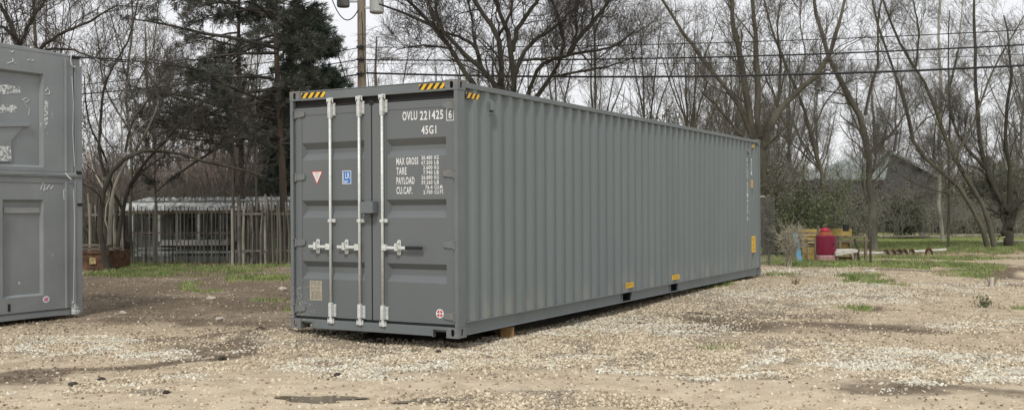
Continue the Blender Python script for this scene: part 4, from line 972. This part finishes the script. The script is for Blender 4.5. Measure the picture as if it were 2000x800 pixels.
m = MB(); m.box(-.16, .04, -L1-.05, -L1+.085, -.06, .20); m.build('corner_casting', M('pale_casting', (.30, .32, .32), .5, .15, 8, bump=.15, bscale=20), u1, bevel=.02)
m = MB(); yb2, zb2 = uinv(139, 611); m.box(.0, .05, yb2, yb2+.12, .0, .06); m.box(.0, .03, yb2, yb2+.06, .05, .19); m.tube([(.03, yb2+.09, .08), (.03, yb2+.06, .13)], .02, 8); m.build('foot_bracket', scuff, u1, bevel=.006)
a, b = uinv(86, 401); c_, d_ = uinv(8, 409); m = MB(); m.box(-.046, -.034, ya+.035, yb-.035, d_-lo_z0-.05, d_-lo_z0+.03); m.build('pale_band', M('pale_grey_band', (.30, .31, .30), .5, .06), u1)
a, b = uinv(90, 584); k = MB(); k.prism([(a+.055*math.cos(2*math.pi*i/24), b-lo_z0+.048*math.sin(2*math.pi*i/24)) for i in range(24)], 'x', .001, .003); k.build('sticker', white, u1)
k = MB(); k.prism([(a+.036*math.cos(2*math.pi*i/24), b-lo_z0+.032*math.sin(2*math.pi*i/24)) for i in range(24)], 'x', .0032, .0045); k.build('sticker_centre', pink, u1)
a, b = uinv(15, 608); c_, d_ = uinv(19, 593); k = MB(); k.box(.001, .004, a, c_+.01, b-lo_z0, d_-lo_z0); k.build('slot', rubber, u1)
a, b = uinv(150, 402); c_, d_ = uinv(160, 398); k = MB(); k.box(.0125, .018, a, -.004, b-lo_z0, d_-lo_z0+.01); k.build('post_slot', rubber, u1)
# upper
u2 = empty('storage_unit', UO+Vector((0, 0, up_z0)), -TH, 'upper weathered grey steel unit resting on the lower one, with white scuffs', 'container', None)
h = up_z1-up_z0; yb, _ = uinv(85, 230); _, za = uinv(60, 326); _, zb = uinv(60, 142); ya = -L1+.12
m = MB(); panelface(m, -L1+.09, -.35, .06, h-.02, ya, yb, za-up_z0, zb-up_z0, .06); m.box(-.03, 0, -.35, -.14, .06, h-.02); m.build('front_panel', old_grey, u2, bevel=.004)
m = MB(); m.box(-2.2, -.075, -L1+.02, -.02, .02, h-.03); m.build('body', old_grey, u2, bevel=.01)
m = MB(); m.prism([(-L1+.0, h-.03), (-.10, h-.03), (-.13, h-.005), (-.6, h+.022), (-1.0, h+.03), (-L1, h+.032)], 'x', -2.2, .004); m.build('roof_panel', old_grey, u2, bevel=.008)
m = MB(); m.box(-.16, .012, -.12, .0, .0, h-.14); m.box(-.02, .028, -.30, -.27, .06, h-.06); m.box(0, .024, -.135, -.118, .02, h-.15); m.box(-.16, .004, -.14, -.03, h-.14, h-.035); m.build('corner_post', old_grey, u2, bevel=.008)
m = MB(); m.box(-.16, .012, -L1, -L1+.09, 0, h-.03); m.build('corner_post', old_grey, u2, bevel=.008)
m = MB(); m.box(-.10, .03, -L1, -.02, .0, .055); m.build('bottom_rail', old_grey, u2, bevel=.006)
# relief hopper shape
P = lambda a, b: (uinv(a, b)[0], uinv(a, b)[1]-up_z0)
m = MB(); m.prism([P(-8, 248), P(50, 247), P(26, 275), P(26, 316), P(-8, 316)][::-1], 'x', -.06, -.038); m.build('relief_panel', old_grey, u2, bevel=.006)
m = MB(); m.prism([P(-8, 240), P(62, 240), P(60, 247), P(-8, 248)][::-1], 'x', -.06, -.02); m.build('relief_ledge', old_grey, u2, bevel=.004)
def patch(pts, x0, par, zz, m_=None):
    k = MB(); q = [uinv(a, b) for a, b in pts]; k.prism([(y_, z_-zz) for y_, z_ in q][::-1], 'x', x0, x0+.0015); k.build('paint_scuff', m_ or scuff, par)
patch([(-8, 166), (20, 165), (44, 170), (45, 181), (10, 184), (-8, 183)], -.059, u2, up_z0); patch([(-8, 204), (34, 205), (39, 211), (36, 219), (-8, 221)], -.059, u2, up_z0)
patch([(-8, 285), (24, 285), (26, 314), (-8, 315)], -.0375, u2, up_z0); patch([(87, 195), (94, 195), (93, 240), (88, 250), (86, 230)], .001, u2, up_z0)
def scribble(pts, par, zz, x=.003, r=.004):
    q = [uinv(a, b) for a, b in pts]; k = MB(); k.tube([(x, y_, z_-zz) for y_, z_ in q], r, 5); k.build('scribble', white, par)
scribble([(13, 124), (22, 121), (28, 117), (24, 113), (25, 121), (31, 125)], u2, up_z0); scribble([(18, 100), (24, 102), (26, 99), (22, 103)], u2, up_z0); scribble([(53, 118), (58, 116), (62, 119), (66, 117)], u2, up_z0)
scribble([(48, 195), (55, 191), (61, 194), (56, 200), (52, 196)], u2, up_z0, -.055); scribble([(88, 178), (93, 172), (97, 179), (96, 184), (89, 184)], u2, up_z0)
scribble([(50, 196), (56, 206), (62, 212), (61, 225)], u2, up_z0, -.055, .003)
scribble([(79, 370), (82, 362), (88, 360), (85, 372), (92, 368), (96, 361), (99, 369), (104, 362)], u1, lo_z0); scribble([(82, 358), (92, 354), (104, 357)], u1, lo_z0); scribble([(125, 390), (124, 372), (129, 368)], u1, lo_z0)
scribble([(138, 150), (141, 200), (140, 260), (143, 325)], u2, up_z0, .027, .0035); scribble([(141, 370), (143, 430), (142, 520), (141, 590)], u1, lo_z0, .027, .003)
scribble([(125, 338), (131, 346), (136, 350)], u2, up_z0, .031, .012)
# lifting eye with ring, top corner
k = MB(); a, b = P(143, 112); k.tube([(.02, a-.05, b), (.02, a+.09, b+.004)], .024, 10); k.build('lifting_pin', rubber, u2)
k = MB(); ring = [(.035, a-.02+.05*math.cos(q), b-.05+.10*math.sin(q)) for q in [math.pi*(.2+1.5*i/12) for i in range(13)]]; k.tube(ring, .007, 6); k.build('lifting_ring', galv, u2)
k = MB(); a, b = P(150, 338); k.box(.012, .04, a-.03, a+.06, b-.02, b+.03); k.build('twist_lock', rubber, u2, bevel=.008)
# ================================================================ rusty box with boards
rb = empty('rusty_skip', at(196, 400, 27.5)*1, R(-8), 'rusty brown steel box with old boards on top beside the stacked units', 'skip')
rb.location.z = 0
p = rb.location; x0 = at(150, 500, 27.5).x-p.x; x1 = at(210, 500, 27.5).x-p.x
m = MB(); m.box(x0, x1, .0, 1.2, .06, .50); m.box(x0, x1+.02, -.03, 0, .44, .52); m.box(x0, x1+.02, -.03, 0, .02, .10); m.box(x1-.06, x1+.03, -.04, .03, .0, .54); m.build('skip_body', rust, rb, bevel=.01)
m = MB(); m.prism([(-.30, .17), (-.12, .18), (-.13, .33), (-.29, .36)], 'y', -.035, -.002); m.build('worn_patch', M('peeling_cream', (.35, .27, .13), .8, .5, 14), rb)
for i, (a, b, z, y) in enumerate(((-.8, .30, .54, .1), (-.75, .24, .545, .45), (-.8, .10, .64, .3))):
    MB().box(a, b, y, y+.26, z, z+.045).build('loose_board', oldwood, rb, bevel=.004)
# ================================================================ pale pavilion with deck
PV = 33.5
def pz(py, Y=PV): return (at(400, py, Y)).z
def pxx(px, Y=PV): return at(px, 450, Y).x
cxp = pxx(400); white_house = M('grey_white_paint', (.36, .37, .355), .7, .25, 2)
pv = empty('garden_pavilion', (cxp, PV, 0), 0, 'low pale pavilion with white roof edge and windows behind the deck railing', 'pavilion')
X = lambda px: pxx(px)-cxp
m = MB(); m.box(X(250), X(575), .5, 4.5, -.05, pz(388)-.05); m.build('body', pavil_grey, pv)
m = MB(); m.prism([(-.55, pz(411)), (4.9, pz(398)), (4.9, pz(390)), (2.2, pz(383)), (-.55, pz(402))], 'x', X(240), X(585)); m.build('roof', M('mottled_white_roof', (.34, .35, .34), .8, .55, 5, c2=(.50, .51, .50)), pv, bevel=.01)
m = MB(); m.box(X(242), X(583), -.50, -.40, pz(416), pz(411)+.01); m.build('eaves_beam', oldwood, pv)
for i in range(26):
    x = X(244)+i*(X(583)-X(244))/25.; MB().box(x-.012, x+.012, -.56, -.50, pz(411), pz(402)+.02).build('roof_rib', white_house, pv)
for px in (268, 320, 354, 396, 437, 466, 500, 530, 560): MB().box(X(px)-.03, X(px)+.03, -.46, -.38, pz(470), pz(414)).build('post', white_house, pv)
for a, b, c, d in ((326, 350, 424, 458), (358, 374, 424, 458), (378, 394, 418, 464), (399, 416, 420, 457), (419, 434, 420, 457), (445, 470, 420, 457), (480, 505, 420, 457), (515, 545, 420, 457), (270, 300, 424, 460)):
    f = MB()
    for q in ((a-2, a, c-1, d+1), (b, b+2, c-1, d+1), (a, b, c-2, c), (a, b, d, d+2)): f.box(X(q[0]), X(q[1]), .44, .50, pz(q[3]), pz(q[2]))
    fo = f.build('window', white_house, pv); g_ = MB(); g_.box(X(a), X(b), .47, .49, pz(d), pz(c)); g_.build('pane', glass, fo)
MB().box(X(320), X(450), -.40, .5, pz(478), pz(468)).build('parapet', M('concrete_band', (.34, .33, .30), .8, .15, 6), pv)
MB().box(X(322), X(450), -.30, .4, pz(490), pz(478)).build('dark_plinth', M('dark_green_plinth', (.05, .065, .06), .7, .3), pv)
# railing
RY = 31.2
rl = empty('deck_railing', (at(400, 450, RY).x, RY, 0), 0, 'low white railing with thin uprights in front of the pavilion', 'railing')
X2 = lambda px: at(px, 450, RY).x-rl.location.x
MB().box(X2(252), X2(582), -.02, .03, pz(494, RY), pz(490, RY)).build('top_rail', white_house, rl)
MB().box(X2(252), X2(340), .06, .09, pz(485, RY), pz(483, RY)).build('middle_rail', white_house, rl)
for i in range(28):
    x = X2(256)+i*(X2(580)-X2(256))/27; MB().box(x-.008, x+.008, -.01, .01, .0, pz(494, RY)).build('upright', white_house, rl)
MB().box(X2(285)-.03, X2(285)+.03, -.03, .03, 0, pz(482, RY)).build('post', oldwood, rl)
MB().box(X2(250), X2(582), .3, .36, 0, pz(500, RY)).build('skirt_board', pavil_grey, rl)
# stake fences
def stakes(label, p0, p1, Y, n, top, seed, tm):
    g = random.Random(seed); o = empty('stake_fence', (at((p0+p1)/2, 450, Y).x, Y, 0), 0, label, 'fence')
    for i in range(n):
        px = p0+(p1-p0)*(i+g.uniform(.1, .9))/n; x = at(px, 450, Y).x-o.location.x; hh = pz(top+g.uniform(-14, 20), Y); r_ = g.uniform(.018, .05)
        k = MB(); y_ = g.uniform(-.25, .25); k.tube([(x, y_, -.1), (x+g.uniform(-.03, .03), y_, hh*.5), (x+g.uniform(-.07, .07), y_, hh)], [r_, r_*.9, r_*.7], 6); k.build('stake', tm[g.randrange(len(tm))], o)
    x0_, x1_ = at(p0, 450, Y).x-o.location.x, at(p1, 450, Y).x-o.location.x
    for z in (pz(490, Y), pz(418, Y)): MB().box(x0_, x1_, -.02, .02, z-.03, z+.03).build('rail', stakewood, o)
stakes('weathered stake fence between the pavilion and the container', 455, 568, 29.6, 26, 392, 1, [stakewood, bark_grey, bark_dark, bark_pale])
stakes('tall weathered stake fence behind the rusty box', 150, 250, 30.2, 24, 385, 2, [stakewood, bark_grey, bark_dark, bark_pale])
def pickets(label, p0, p1, Y, n, top, seed):
    g = random.Random(seed); o = empty('picket_fence', (at((p0+p1)/2, 450, Y).x, Y, 0), 0, label, 'fence')
    for i in range(n):
        x = at(p0+(p1-p0)*(i+.5)/n, 450, Y).x-o.location.x; r_ = g.uniform(.009, .02); hh = pz(top+g.uniform(-5, 5), Y)
        MB().box(x-r_, x+r_, -.012, .012, 0, hh).build('picket', [stakewood, bark_dark, bark_grey][g.randrange(3)], o)
    x0_, x1_ = at(p0, 450, Y).x-o.location.x, at(p1, 450, Y).x-o.location.x
    for z in (pz(414, Y), pz(454, Y)): MB().box(x0_, x1_, .013, .045, z-.018, z+.018).build('rail', oldwood, o)
pickets('regular dark picket fence in front of the pavilion windows', 250, 455, 30.4, 27, 404, 3)
pickets('regular dark picket fence between the loose stakes and the container', 455, 575, 30.9, 20, 392, 4)
for px, dp, tp, lab_ in ((455, 30.5, 120, 'thin straight trunk at the left end of the stake fence'), (303, 30, 150, 'thin straight sapling in front of the pavilion windows'), (500, 31, 90, 'thin straight trunk rising from the stake fence near the container')):
    traced(lab_, dp, [([(px, 522), (px+2, 400), (px-3, 260), (px+3, tp)], 10, 3)], bark_grey, twig_brown, px, dens=(8, 6, 3, 3))
# ================================================================ utility pole, wires
PY = 34.; pp = at(708, 400, PY)
po = empty('utility_pole', (pp.x, PY, 0), 0, 'brown wooden utility pole behind the container doors', 'pole')
k = MB(); k.tube([(0, 0, -.2), (0, 0, 4), (0, 0, 8), (0, 0, 11.2)], [.165, .15, .14, .125], 16); k.build('shaft', pole_wood, po, smooth=True)
k = MB(); tz = at(708, 25, PY).z; k.tube([(0.02, -.15, tz), (.05, -.17, tz-.5), (.06, -.165, tz-1.3), (.12, -.15, tz-2.0)], .012, 6); k.build('ground_wire', cable, po)
MB().box(-1.15, 1.15, -.2, -.1, 9.6, 9.72).build('crossarm', pole_wood, po)
for z_ in (at(708, 93, PY).z, at(708, 117, PY).z, at(708, 145, PY).z): k = MB(); k.tube([(-.15, -.18, z_), (.15, -.18, z_)], .03, 8); k.box(-.03, .03, -.2, -.1, z_-.06, z_+.06); k.build('wire_clamp', cable, po)
def transformer(px0, px1, pyb, hgt, m, label, side):
    c = at((px0+px1)/2, pyb, PY-.1); r_ = (px1-px0)/2*PY/FPX
    t_ = empty('transformer', (c.x, c.y, c.z), 0, label, 'transformer')
    k = MB(); k.tube([(0, 0, 0), (0, 0, .03), (0, 0, .04), (0, 0, hgt), (0, 0, hgt+.05), (0, 0, hgt+.09)], [r_*.9, r_*.97, r_, r_, r_*1.05, r_*.6], 28); k.build('tank', m, t_, bevel=0)
    k = MB(); dx = (pp.x-c.x); sg = 1 if dx > 0 else -1
    for z_ in (.18, hgt-.15): k.box(min(sg*r_*.9, dx-sg*.13), max(sg*r_*.9, dx-sg*.13), -.04, .04, z_-.03, z_+.03)
    k.build('bracket', galv, t_)
    k = MB(); k.tube([(-r_*.4, 0, hgt+.08), (-r_*.4, 0, hgt+.32)], [.05, .03], 10); k.tube([(r_*.4, 0, hgt+.08), (r_*.4, 0, hgt+.32)], [.05, .03], 10); k.build('bushing', transf_dark, t_)
    return t_
transformer(722, 750, 26, .95, transf, 'pale round transformer can on the right of the utility pole', 1)
transformer(658, 683, 14, .8, transf_dark, 'dark grey transformer can on the left of the utility pole', -1)
def wire(pts, r_, label, m=cable, D=(PY, PY)):
    pts3 = []
    n = len(pts); xs = np.array([p[0] for p in pts]); ys = np.array([p[1] for p in pts]); 
    xx = np.linspace(xs[0], xs[-1], 36) if xs[-1] > xs[0] else np.linspace(xs[0], xs[-1], 36)
    co = np.polyfit((xs-xs[0])/1000, ys, min(2, n-1)); yy = np.polyval(co, (xx-xs[0])/1000)
    for i, (a, b) in enumerate(zip(xx, yy)):
        t = i/35; pts3.append(tuple(at(a, b, D[0]+(D[1]-D[0])*t)))
    k = MB(); k.tube(pts3, r_, 6); o = k.build('overhead_wire', m, smooth=True); tag(o, label, 'wire', 'overhead wires')
RD = (PY-.2, 27.)
wire([(716, 143), (1050, 149), (1500, 147), (2000, 128), (2300, 108)], .034, 'thickest overhead cable right of the pole, lowest of the wires', D=RD)
wire([(716, 115), (1000, 121), (1400, 112), (1700, 99), (2300, 70)], .024, 'second thick cable right of the pole, above the thickest', D=RD)
wire([(716, 92), (1050, 92), (1400, 84), (1700, 72), (2300, 40)], .014, 'thin overhead wire right of the pole, above both thick cables', D=RD)
wire([(716, 124), (1000, 127), (1500, 121), (2300, 92)], .008, 'hair thin wire right of the pole between the two thick cables', D=RD)
LD = (PY-.2, 26.)
wire([(700, 93), (560, 118), (300, 150), (-200, 190)], .013, 'topmost thin wire left of the pole', D=LD)
wire([(700, 115), (570, 140), (300, 170), (-200, 200)], .018, 'second wire from the top left of the pole', D=LD)
wire([(700, 129), (570, 155), (300, 185), (-200, 215)], .011, 'third thin wire from the top left of the pole', D=LD)
wire([(700, 146), (640, 154), (572, 166), (450, 185)], .026, 'thick sagging cable from the pole to the pine', D=(PY-.2, 31.2))
wire([(700, 20), (672, 32), (655, 22), (640, -30)], .018, 'looped lead hanging between pole and dark transformer', D=(PY-.3, PY-.1))
wire([(450, 150), (340, 128), (250, 118), (150, 112)], .016, 'dark wire from the pine to the roof of the stacked units', D=(31, 17.))
MB().tube([tuple(at(743, 114, 33.4)), tuple(at(778, 114, 33.2))], .03, 8).build('splice_sleeve', pale_wood); tag(bpy.context.scene.objects['splice_sleeve'], 'pale splice sleeve on the second cable right of the pole', 'sleeve')
# ================================================================ grey gabled shed
SY = 63.
sh = empty('gabled_shed', (at(1722, 400, SY).x, SY, 0), 0, 'large grey green gabled shed beyond the right lawn', 'shed')
def sx(px): return at(px, 400, SY).x-sh.location.x
def sz(py): return at(1722, py, SY).z
m = MB(); m.prism([(sx(1722), 0), (sx(1830), 0), (sx(1830), sz(345)), (sx(1745), sz(300)), (sx(1722), sz(308))], 'y', -.0, 9.); m.build('gable_wall', shed_dark, sh)
m = MB(); m.add([(sx(1610), .3, sz(350)), (sx(1612), .3, sz(346)), (sx(1743), .0, sz(297)), (sx(1743), .0, sz(300)), (sx(1725), -.3, sz(352)), (sx(1610), 9, sz(350)), (sx(1743), 9, sz(297))], [(0, 1, 2, 3, 4), (1, 5, 6, 2)]); m.build('roof', shed_m, sh)
m = MB(); m.prism([(sx(1743), sz(297)), (sx(1836), sz(346)), (sx(1836), sz(351)), (sx(1743), sz(302))], 'y', -.3, 9.2); m.build('roof_slope', shed_m, sh)
m = MB(); m.box(sx(1618), sx(1722), .2, 9, 0, sz(351)); m.build('side_wall', shed_dark, sh)
m = MB(); m.box(sx(1775), sx(1815), -.06, 0, 0, sz(372)); m.build('door', M('shed_door_grey', (.16, .16, .165), .7), sh)
# ================================================================ play tower, crates, boards, plough
def G(px, py):
    d = ray(px, py); t = -CH/d.z; return Vector((d.x*t, d.y*t, 0))
TY = G(1612, 516).y; tp = at(1612, 450, TY); TX = tp.x
pt = empty('play_tower', (TX, TY, 0), R(6), 'dark red plastic play tower with a rounded bright red cap', 'play tower')
hz_ = lambda py, Y=TY: at(1612, py, Y).z
sc = TY/FPX
k = MB(); r_ = 17*sc; k.prism([(-r_*1.02, -r_*.7), (-r_*.55, -r_), (r_*.55, -r_), (r_*1.02, -r_*.7), (r_, r_*.7), (r_*.5, r_), (-r_*.5, r_), (-r_, r_*.7)], 'z', hz_(497), hz_(459)); k.build('body', play_red, pt, bevel=.03, seg=3)
k = MB(); k.prism([(-r_*1.05, -r_*.72), (-r_*.58, -r_*1.03), (r_*1.1, -r_*1.03), (r_*1.3, -r_*.7), (r_*1.2, r_*.7), (r_*.5, r_), (-r_*.5, r_), (-r_*1.02, r_*.7)], 'z', 0, hz_(497)+.0); k.build('base', play_pink, pt, bevel=.04, seg=3)
k = MB(); zc, zr = hz_(452), hz_(444)
k.tube([(.0, 0, zc), (.0, 0, zc+(zr-zc)*.45), (0, 0, zc+(zr-zc)*.8), (0, 0, zr)], [10.5*sc, 9*sc, 6*sc, 2*sc], 20); k.build('cap', play_red2, pt, smooth=True)
k = MB(); k.tube([(0, 0, hz_(459)), (0, 0, zc)], [11.5*sc, 11*sc], 20); k.build('neck', M('orange_plastic', (.32, .09, .04), .5), pt)
k = MB(); k.box(7*sc, 10*sc, -r_-.012, -r_+.02, hz_(479), hz_(474)); k.build('latch', rubber, pt)
# bench / slide bed
p = at(1646, 490, TY); bn = empty('white_table', (p.x, TY-.05, 0), 0, 'low white table attached beside the red play tower', 'table')
w2 = 21*sc
k = MB(); k.prism([(-w2, hz_(492)), (-w2*.7, hz_(487)), (w2, hz_(486)), (w2*1.05, hz_(491)), (w2*.2, hz_(495)), (-w2, hz_(499))], 'y', -.3, .3); k.build('tabletop', pale_wood, bn, bevel=.01)
for q in (-.8, .9):
    k = MB(); k.box(q*w2-.03, q*w2+.03, -.25, -.19, 0, hz_(493)); k.build('leg', oldwood, bn)
def crate(px0, px1, py0, py1, Y, m_, label, name='yellow_crate', cat='crate', d=.35, legs=False):
    c = at((px0+px1)/2, 450, Y); o = empty(name, (c.x, Y, 0 if py1 > 500 else at(px0, py1, Y).z), random.uniform(-.08, .08), label, cat)
    zb_ = o.location.z; h_ = (px1-px0)/2*Y/FPX; z1_ = at(px0, py0, Y).z-zb_
    k = MB(); k.box(-h_, h_, .02, d, 0.01, z1_-.01); k.build('panel', m_, o)
    k = MB()
    for q in ((-h_, -h_+.035, 0, z1_), (h_-.035, h_, 0, z1_), (-h_+.035, h_-.035, z1_-.035, z1_), (-h_+.035, h_-.035, 0, .03)): k.box(q[0], q[1], 0, .03, q[2], q[3])
    k.build('rim', oldwood, o); return o
crate(1634, 1664, 501, 515, TY+.2, play_yellow, 'yellow crate on the ground under the white table')
crate(1575, 1594, 478, 513, TY+.3, play_yellow, 'upright yellow crate just left of the red play tower')
crate(1632, 1660, 473, 488, TY+1.2, play_yellow, 'small yellow crate on the stand behind the red play tower')
for (a, b, c, d, lab_) in ((1560, 1664, 447, 461, 'long yellow board panel behind the red cap'), (1566, 1590, 463, 475, 'cream yellow panel left of the red tower')):
    Y = TY+1.6; p = at((a+b)/2, 450, Y); o = empty('yellow_hoarding', (p.x, Y, 0), 0, lab_, 'panel')
    hw = (b-a)/2*Y/FPX; k = MB(); k.box(-hw, hw, 0, .04, at(a, d, Y).z, at(a, c, Y).z); k.build('panel_board', play_yellow, o)
    for q in (-hw+.03, 0, hw-.03): MB().box(q-.02, q+.02, .04, .08, 0, at(a, c, Y).z).build('leg', oldwood, o)
Y = TY+1.0; p = at(1610, 450, Y); o = empty('timber_stand', (p.x, Y, 0), 0, 'dark timber stand of rails and posts behind the red play tower', 'stand')
fx = lambda px: at(px, 450, Y).x-p.x
for a, b, py in ((1556, 1600, 455), (1566, 1698, 470), (1640, 1690, 462)): MB().box(fx(a), fx(b), -.03, .03, at(a, py, Y).z-.025, at(a, py, Y).z+.025).build('rail', oldwood, o)
for px, py in ((1556, 453), (1575, 465), (1598, 440), (1640, 460), (1690, 462)): MB().box(fx(px)-.03, fx(px)+.03, -.04, .04, 0, at(px, py, Y).z).build('post', oldwood, o)
k = MB(); k.tube([(fx(1650), -.1, at(0, 460, Y).z-.0), (fx(1650), -.1, at(0, 450, Y).z+.05)], [.08, .10], 12); k.build('dark_pot', rubber, o)
Y = TY-.3; a = at(1553, 455, Y); b = at(1561, 512, Y); o = MB()
o.add([(a.x-.05, Y, a.z), (a.x+.06, Y, a.z), (b.x+.08, Y-.1, .02), (b.x-.06, Y-.1, .02), (a.x-.05, Y+.04, a.z), (a.x+.06, Y+.04, a.z), (b.x+.08, Y-.06, .02), (b.x-.06, Y-.06, .02)], [(0, 1, 2, 3), (7, 6, 5, 4), (0, 4, 5, 1), (1, 5, 6, 2), (2, 6, 7, 3), (3, 7, 4, 0)])
tag(o.build('blue_board', play_blue), 'light blue board leaning upright left of the yellow crates', 'board')
def post(pts, r_, m_, label, Y, name='leaning_post'):
    q = [tuple(at(a, b, Y)) for a, b in pts]; q[0] = (q[0][0], q[0][1], -.05); k = MB(); k.tube(q, r_, 8); tag(k.build(name, m_), label, 'post')
post([(1678, 517), (1676, 490), (1669, 466)], .035, bark_dark, 'dark leaning post right of the white table', TY-.1)
post([(1701, 524), (1700, 495), (1701, 462)], .03, bark_dark, 'thin dark upright post in front of the mossy tree', TY-1.2)
post([(1596, 516), (1592, 490), (1592, 462)], .022, oldwood, 'thin grey post touching the left side of the play tower', TY-.4)
post([(1502, 522), (1502, 490), (1501, 488)], .02, bark_olive, 'short stake by the chain link fence', 26.6)
post([(1937, 582), (1937, 562), (1938, 541)], .035, pale_wood, 'short pale wooden stump post beside the low dirt bank at the right edge', 19.3)
# plough / cultivator with pale beam
YP = G(1760, 500).y; p = at(1755, 450, YP); o = empty('old_cultivator', (p.x, YP, 0), 0, 'pale beam with rusty curved tines lying in the grass', 'farm implement')
fx = lambda px: at(px, 450, YP).x-p.x; fz = lambda py: at(1755, py, YP).z
k = MB(); k.tube([(fx(1666), 0, fz(493)), (fx(1720), .05, fz(494)), (fx(1790), .0, fz(491)), (fx(1850), .1, fz(488))], .045, 8); k.build('beam', pale_wood, o)
for px in (1732, 1745, 1757, 1768, 1782):
    x = fx(px); k = MB(); k.tube([(x-.14, -.1, fz(489)), (x-.05, -.05, fz(487)), (x+.04, 0, fz(492)), (x+.05, .0, fz(499)), (x+.12, .0, fz(504))], [.025, .045, .05, .04, .02], 8); k.build('tine', rust, o)
k = MB(); x = fx(1814); k.tube([(x-.11, 0, .02), (x-.09, 0, fz(490)), (x, 0, fz(484)), (x+.09, 0, fz(490)), (x+.11, 0, .02)], [.03, .04, .06, .04, .03], 8); k.box(x-.2, x+.2, -.05, .05, fz(500), fz(499)+.02); k.build('axle_hoop', rust, o)
# low pale logs across the far lawn
for (a, b, py, lab_) in ((1725, 1850, 459, 'long pale log edging along the far lawn, left piece'), (1870, 2060, 457, 'long pale log edging along the far lawn, right piece'), (1930, 2060, 470, 'thin pale pole on the lawn at the right edge')):
    q = G((a+b)/2, py+6); k = MB(); zz = .07; k.tube([(at(a, 450, q.y).x, q.y+.6, zz), (at((a+b)/2, 450, q.y).x, q.y, zz+.04), (at(b, 450, q.y).x, q.y-.4, zz)], .045, 8)
    tag(k.build('log', M('log_pale', (.36, .33, .28), .9, .3, 3)), lab_, 'log')
q = G(1803, 462); bx = MB(); bx.box(q.x-.13, q.x+.13, q.y, q.y+.22, 0, .17); bx.box(q.x-.14, q.x+.14, q.y-.01, q.y+.23, .17, .20); tag(bx.build('white_cooler', white_paint, bevel=.03), 'small white box lying at the far edge of the lawn', 'box')
# ---------------------------------------------------------------- chain link fence
FY = 26.5; f0 = at(1440, 450, FY).x; f1 = at(1514, 450, FY).x; fo = empty('chain_link_fence', (f1, FY, 0), 0, 'grey chain link fence showing past the far end of the container', 'fence')
ft = at(1500, 384, FY).z; k = MB(); g_ = .055; x = f0-f1
n_ = int((f1-f0+ft)/g_/1.4)
for i in range(n_+1):
    for s_ in (1, -1):
        a = f0-f1-ft+i*g_*1.4
        if s_ > 0: p0_, p1_ = (a, 0.), (a+ft, ft)
        else: p0_, p1_ = (a+ft, 0.), (a, ft)
        lo_, hi_ = f0-f1, 0.
        def cx(p, q): 
            (xa, za), (xb, zb) = p, q; out = []
            t0_, t1_ = 0., 1.
            for e, s2 in ((lo_, 1), (hi_, -1)):
                da, db = s2*(xa-e), s2*(xb-e)
                if da < 0 and db < 0: return None
                if da < 0: t0_ = max(t0_, da/(da-db))
                if db < 0: t1_ = min(t1_, da/(da-db))
            return None if t1_-t0_ < .02 else ((xa+(xb-xa)*t0_, za+(zb-za)*t0_), (xa+(xb-xa)*t1_, za+(zb-za)*t1_))
        c_ = cx(p0_, p1_)
        if c_: k.tube([(c_[0][0], s_*.004, c_[0][1]), (c_[1][0], s_*.004, c_[1][1])], .0035, 3, caps=False)
k.build('mesh', steel, fo)
MB().tube([(f0-f1, 0, ft), (at(1494, 450, FY).x-f1, 0, ft)], .024, 8).build('top_rail', steel, fo)
# ================================================================ grass blades and weeds
def blades(name, n, thr, hmin, hmax, m, seed, label, Yr=(9, 46), Xr=(-14, 26), wd=.006):
    g = np.random.default_rng(seed); X = g.uniform(*Xr, n); Y = g.uniform(*Yr, n); zz = zones(X, Y)[0]*(.55+.9*fbm(X*1.5, Y*1.5, 12)); px, py = project(X, Y, 0*X)
    keep = (zz > thr) & (px > -60) & (px < 2080); X, Y = X[keep], Y[keep]; k = len(X)
    if k == 0: return
    Z = height(X, Y); h_ = g.uniform(hmin, hmax, k); a = g.uniform(0, 6.28, k); w_ = wd*(.6+Y/18.); l = g.normal(0, .4, (k, 2))*h_[:, None]
    dx, dy = np.cos(a)*w_, np.sin(a)*w_
    V = np.stack([np.stack([X-dx, Y-dy, Z-.01], 1), np.stack([X+dx, Y+dy, Z-.01], 1), np.stack([X+l[:, 0], Y+l[:, 1], Z+h_], 1)], 1).reshape(-1, 3)
    o = fast(name, V, np.arange(3*k).reshape(k, 3), m, smooth=False); tag(o, label, 'grass', kind='stuff')
blades('grass', 420000, .42, .03, .09, blade_m, 31, 'short green grass in patches round the yard')
blades('straw_grass', 200000, .25, .03, .10, straw_m, 32, 'dry straw coloured grass among the green')
def weed(px, py, h_, label, m, seed, n=26):
    q = G(px, py); z = float(height(np.array([q.x]), np.array([q.y]))[0]); g = np.random.default_rng(seed); o = empty('weed', (q.x, q.y, z), 0, label, 'weed')
    K = 4; P = np.zeros((n, K, 3)); P[:, 0, :2] = g.normal(0, .05, (n, 2)); d = np.stack([g.normal(0, .45, n), g.normal(0, .45, n), np.ones(n)], 1); H2 = g.uniform(.4, 1, n)*h_
    for k in range(1, K): d = d+g.normal(size=(n, 3))*.2; d /= np.linalg.norm(d, axis=1, keepdims=True); P[:, k] = P[:, k-1]+d*(H2/(K-1))[:, None]
    fast('stems', *tubes(P, np.full((n, 1), .004)*np.linspace(1, .5, K)[None], 3), m, o)
    j = g.integers(0, n, n*6); k2 = g.integers(1, K, n*6); leafcards('leaves', P[j, k2], (.015, .045), m, g, parent=o)
for a in ((1555, 566, .2, 'dry weed clump in the gravel right of the container end', straw_m, 1), (1920, 602, .26, 'taller weed with thin stems on the pale gravel at the right', leaf_ever, 2), (1937, 566, .36, 'dry upright weed behind the taller weed at the right', straw_m, 5), (1665, 556, .14, 'low green weed patch in front of the play tower', blade_m, 6)): weed(*a)
print('objects', len(bpy.data.objects), 'polys', sum(len(o.data.polygons) for o in bpy.data.objects if o.type == 'MESH'))
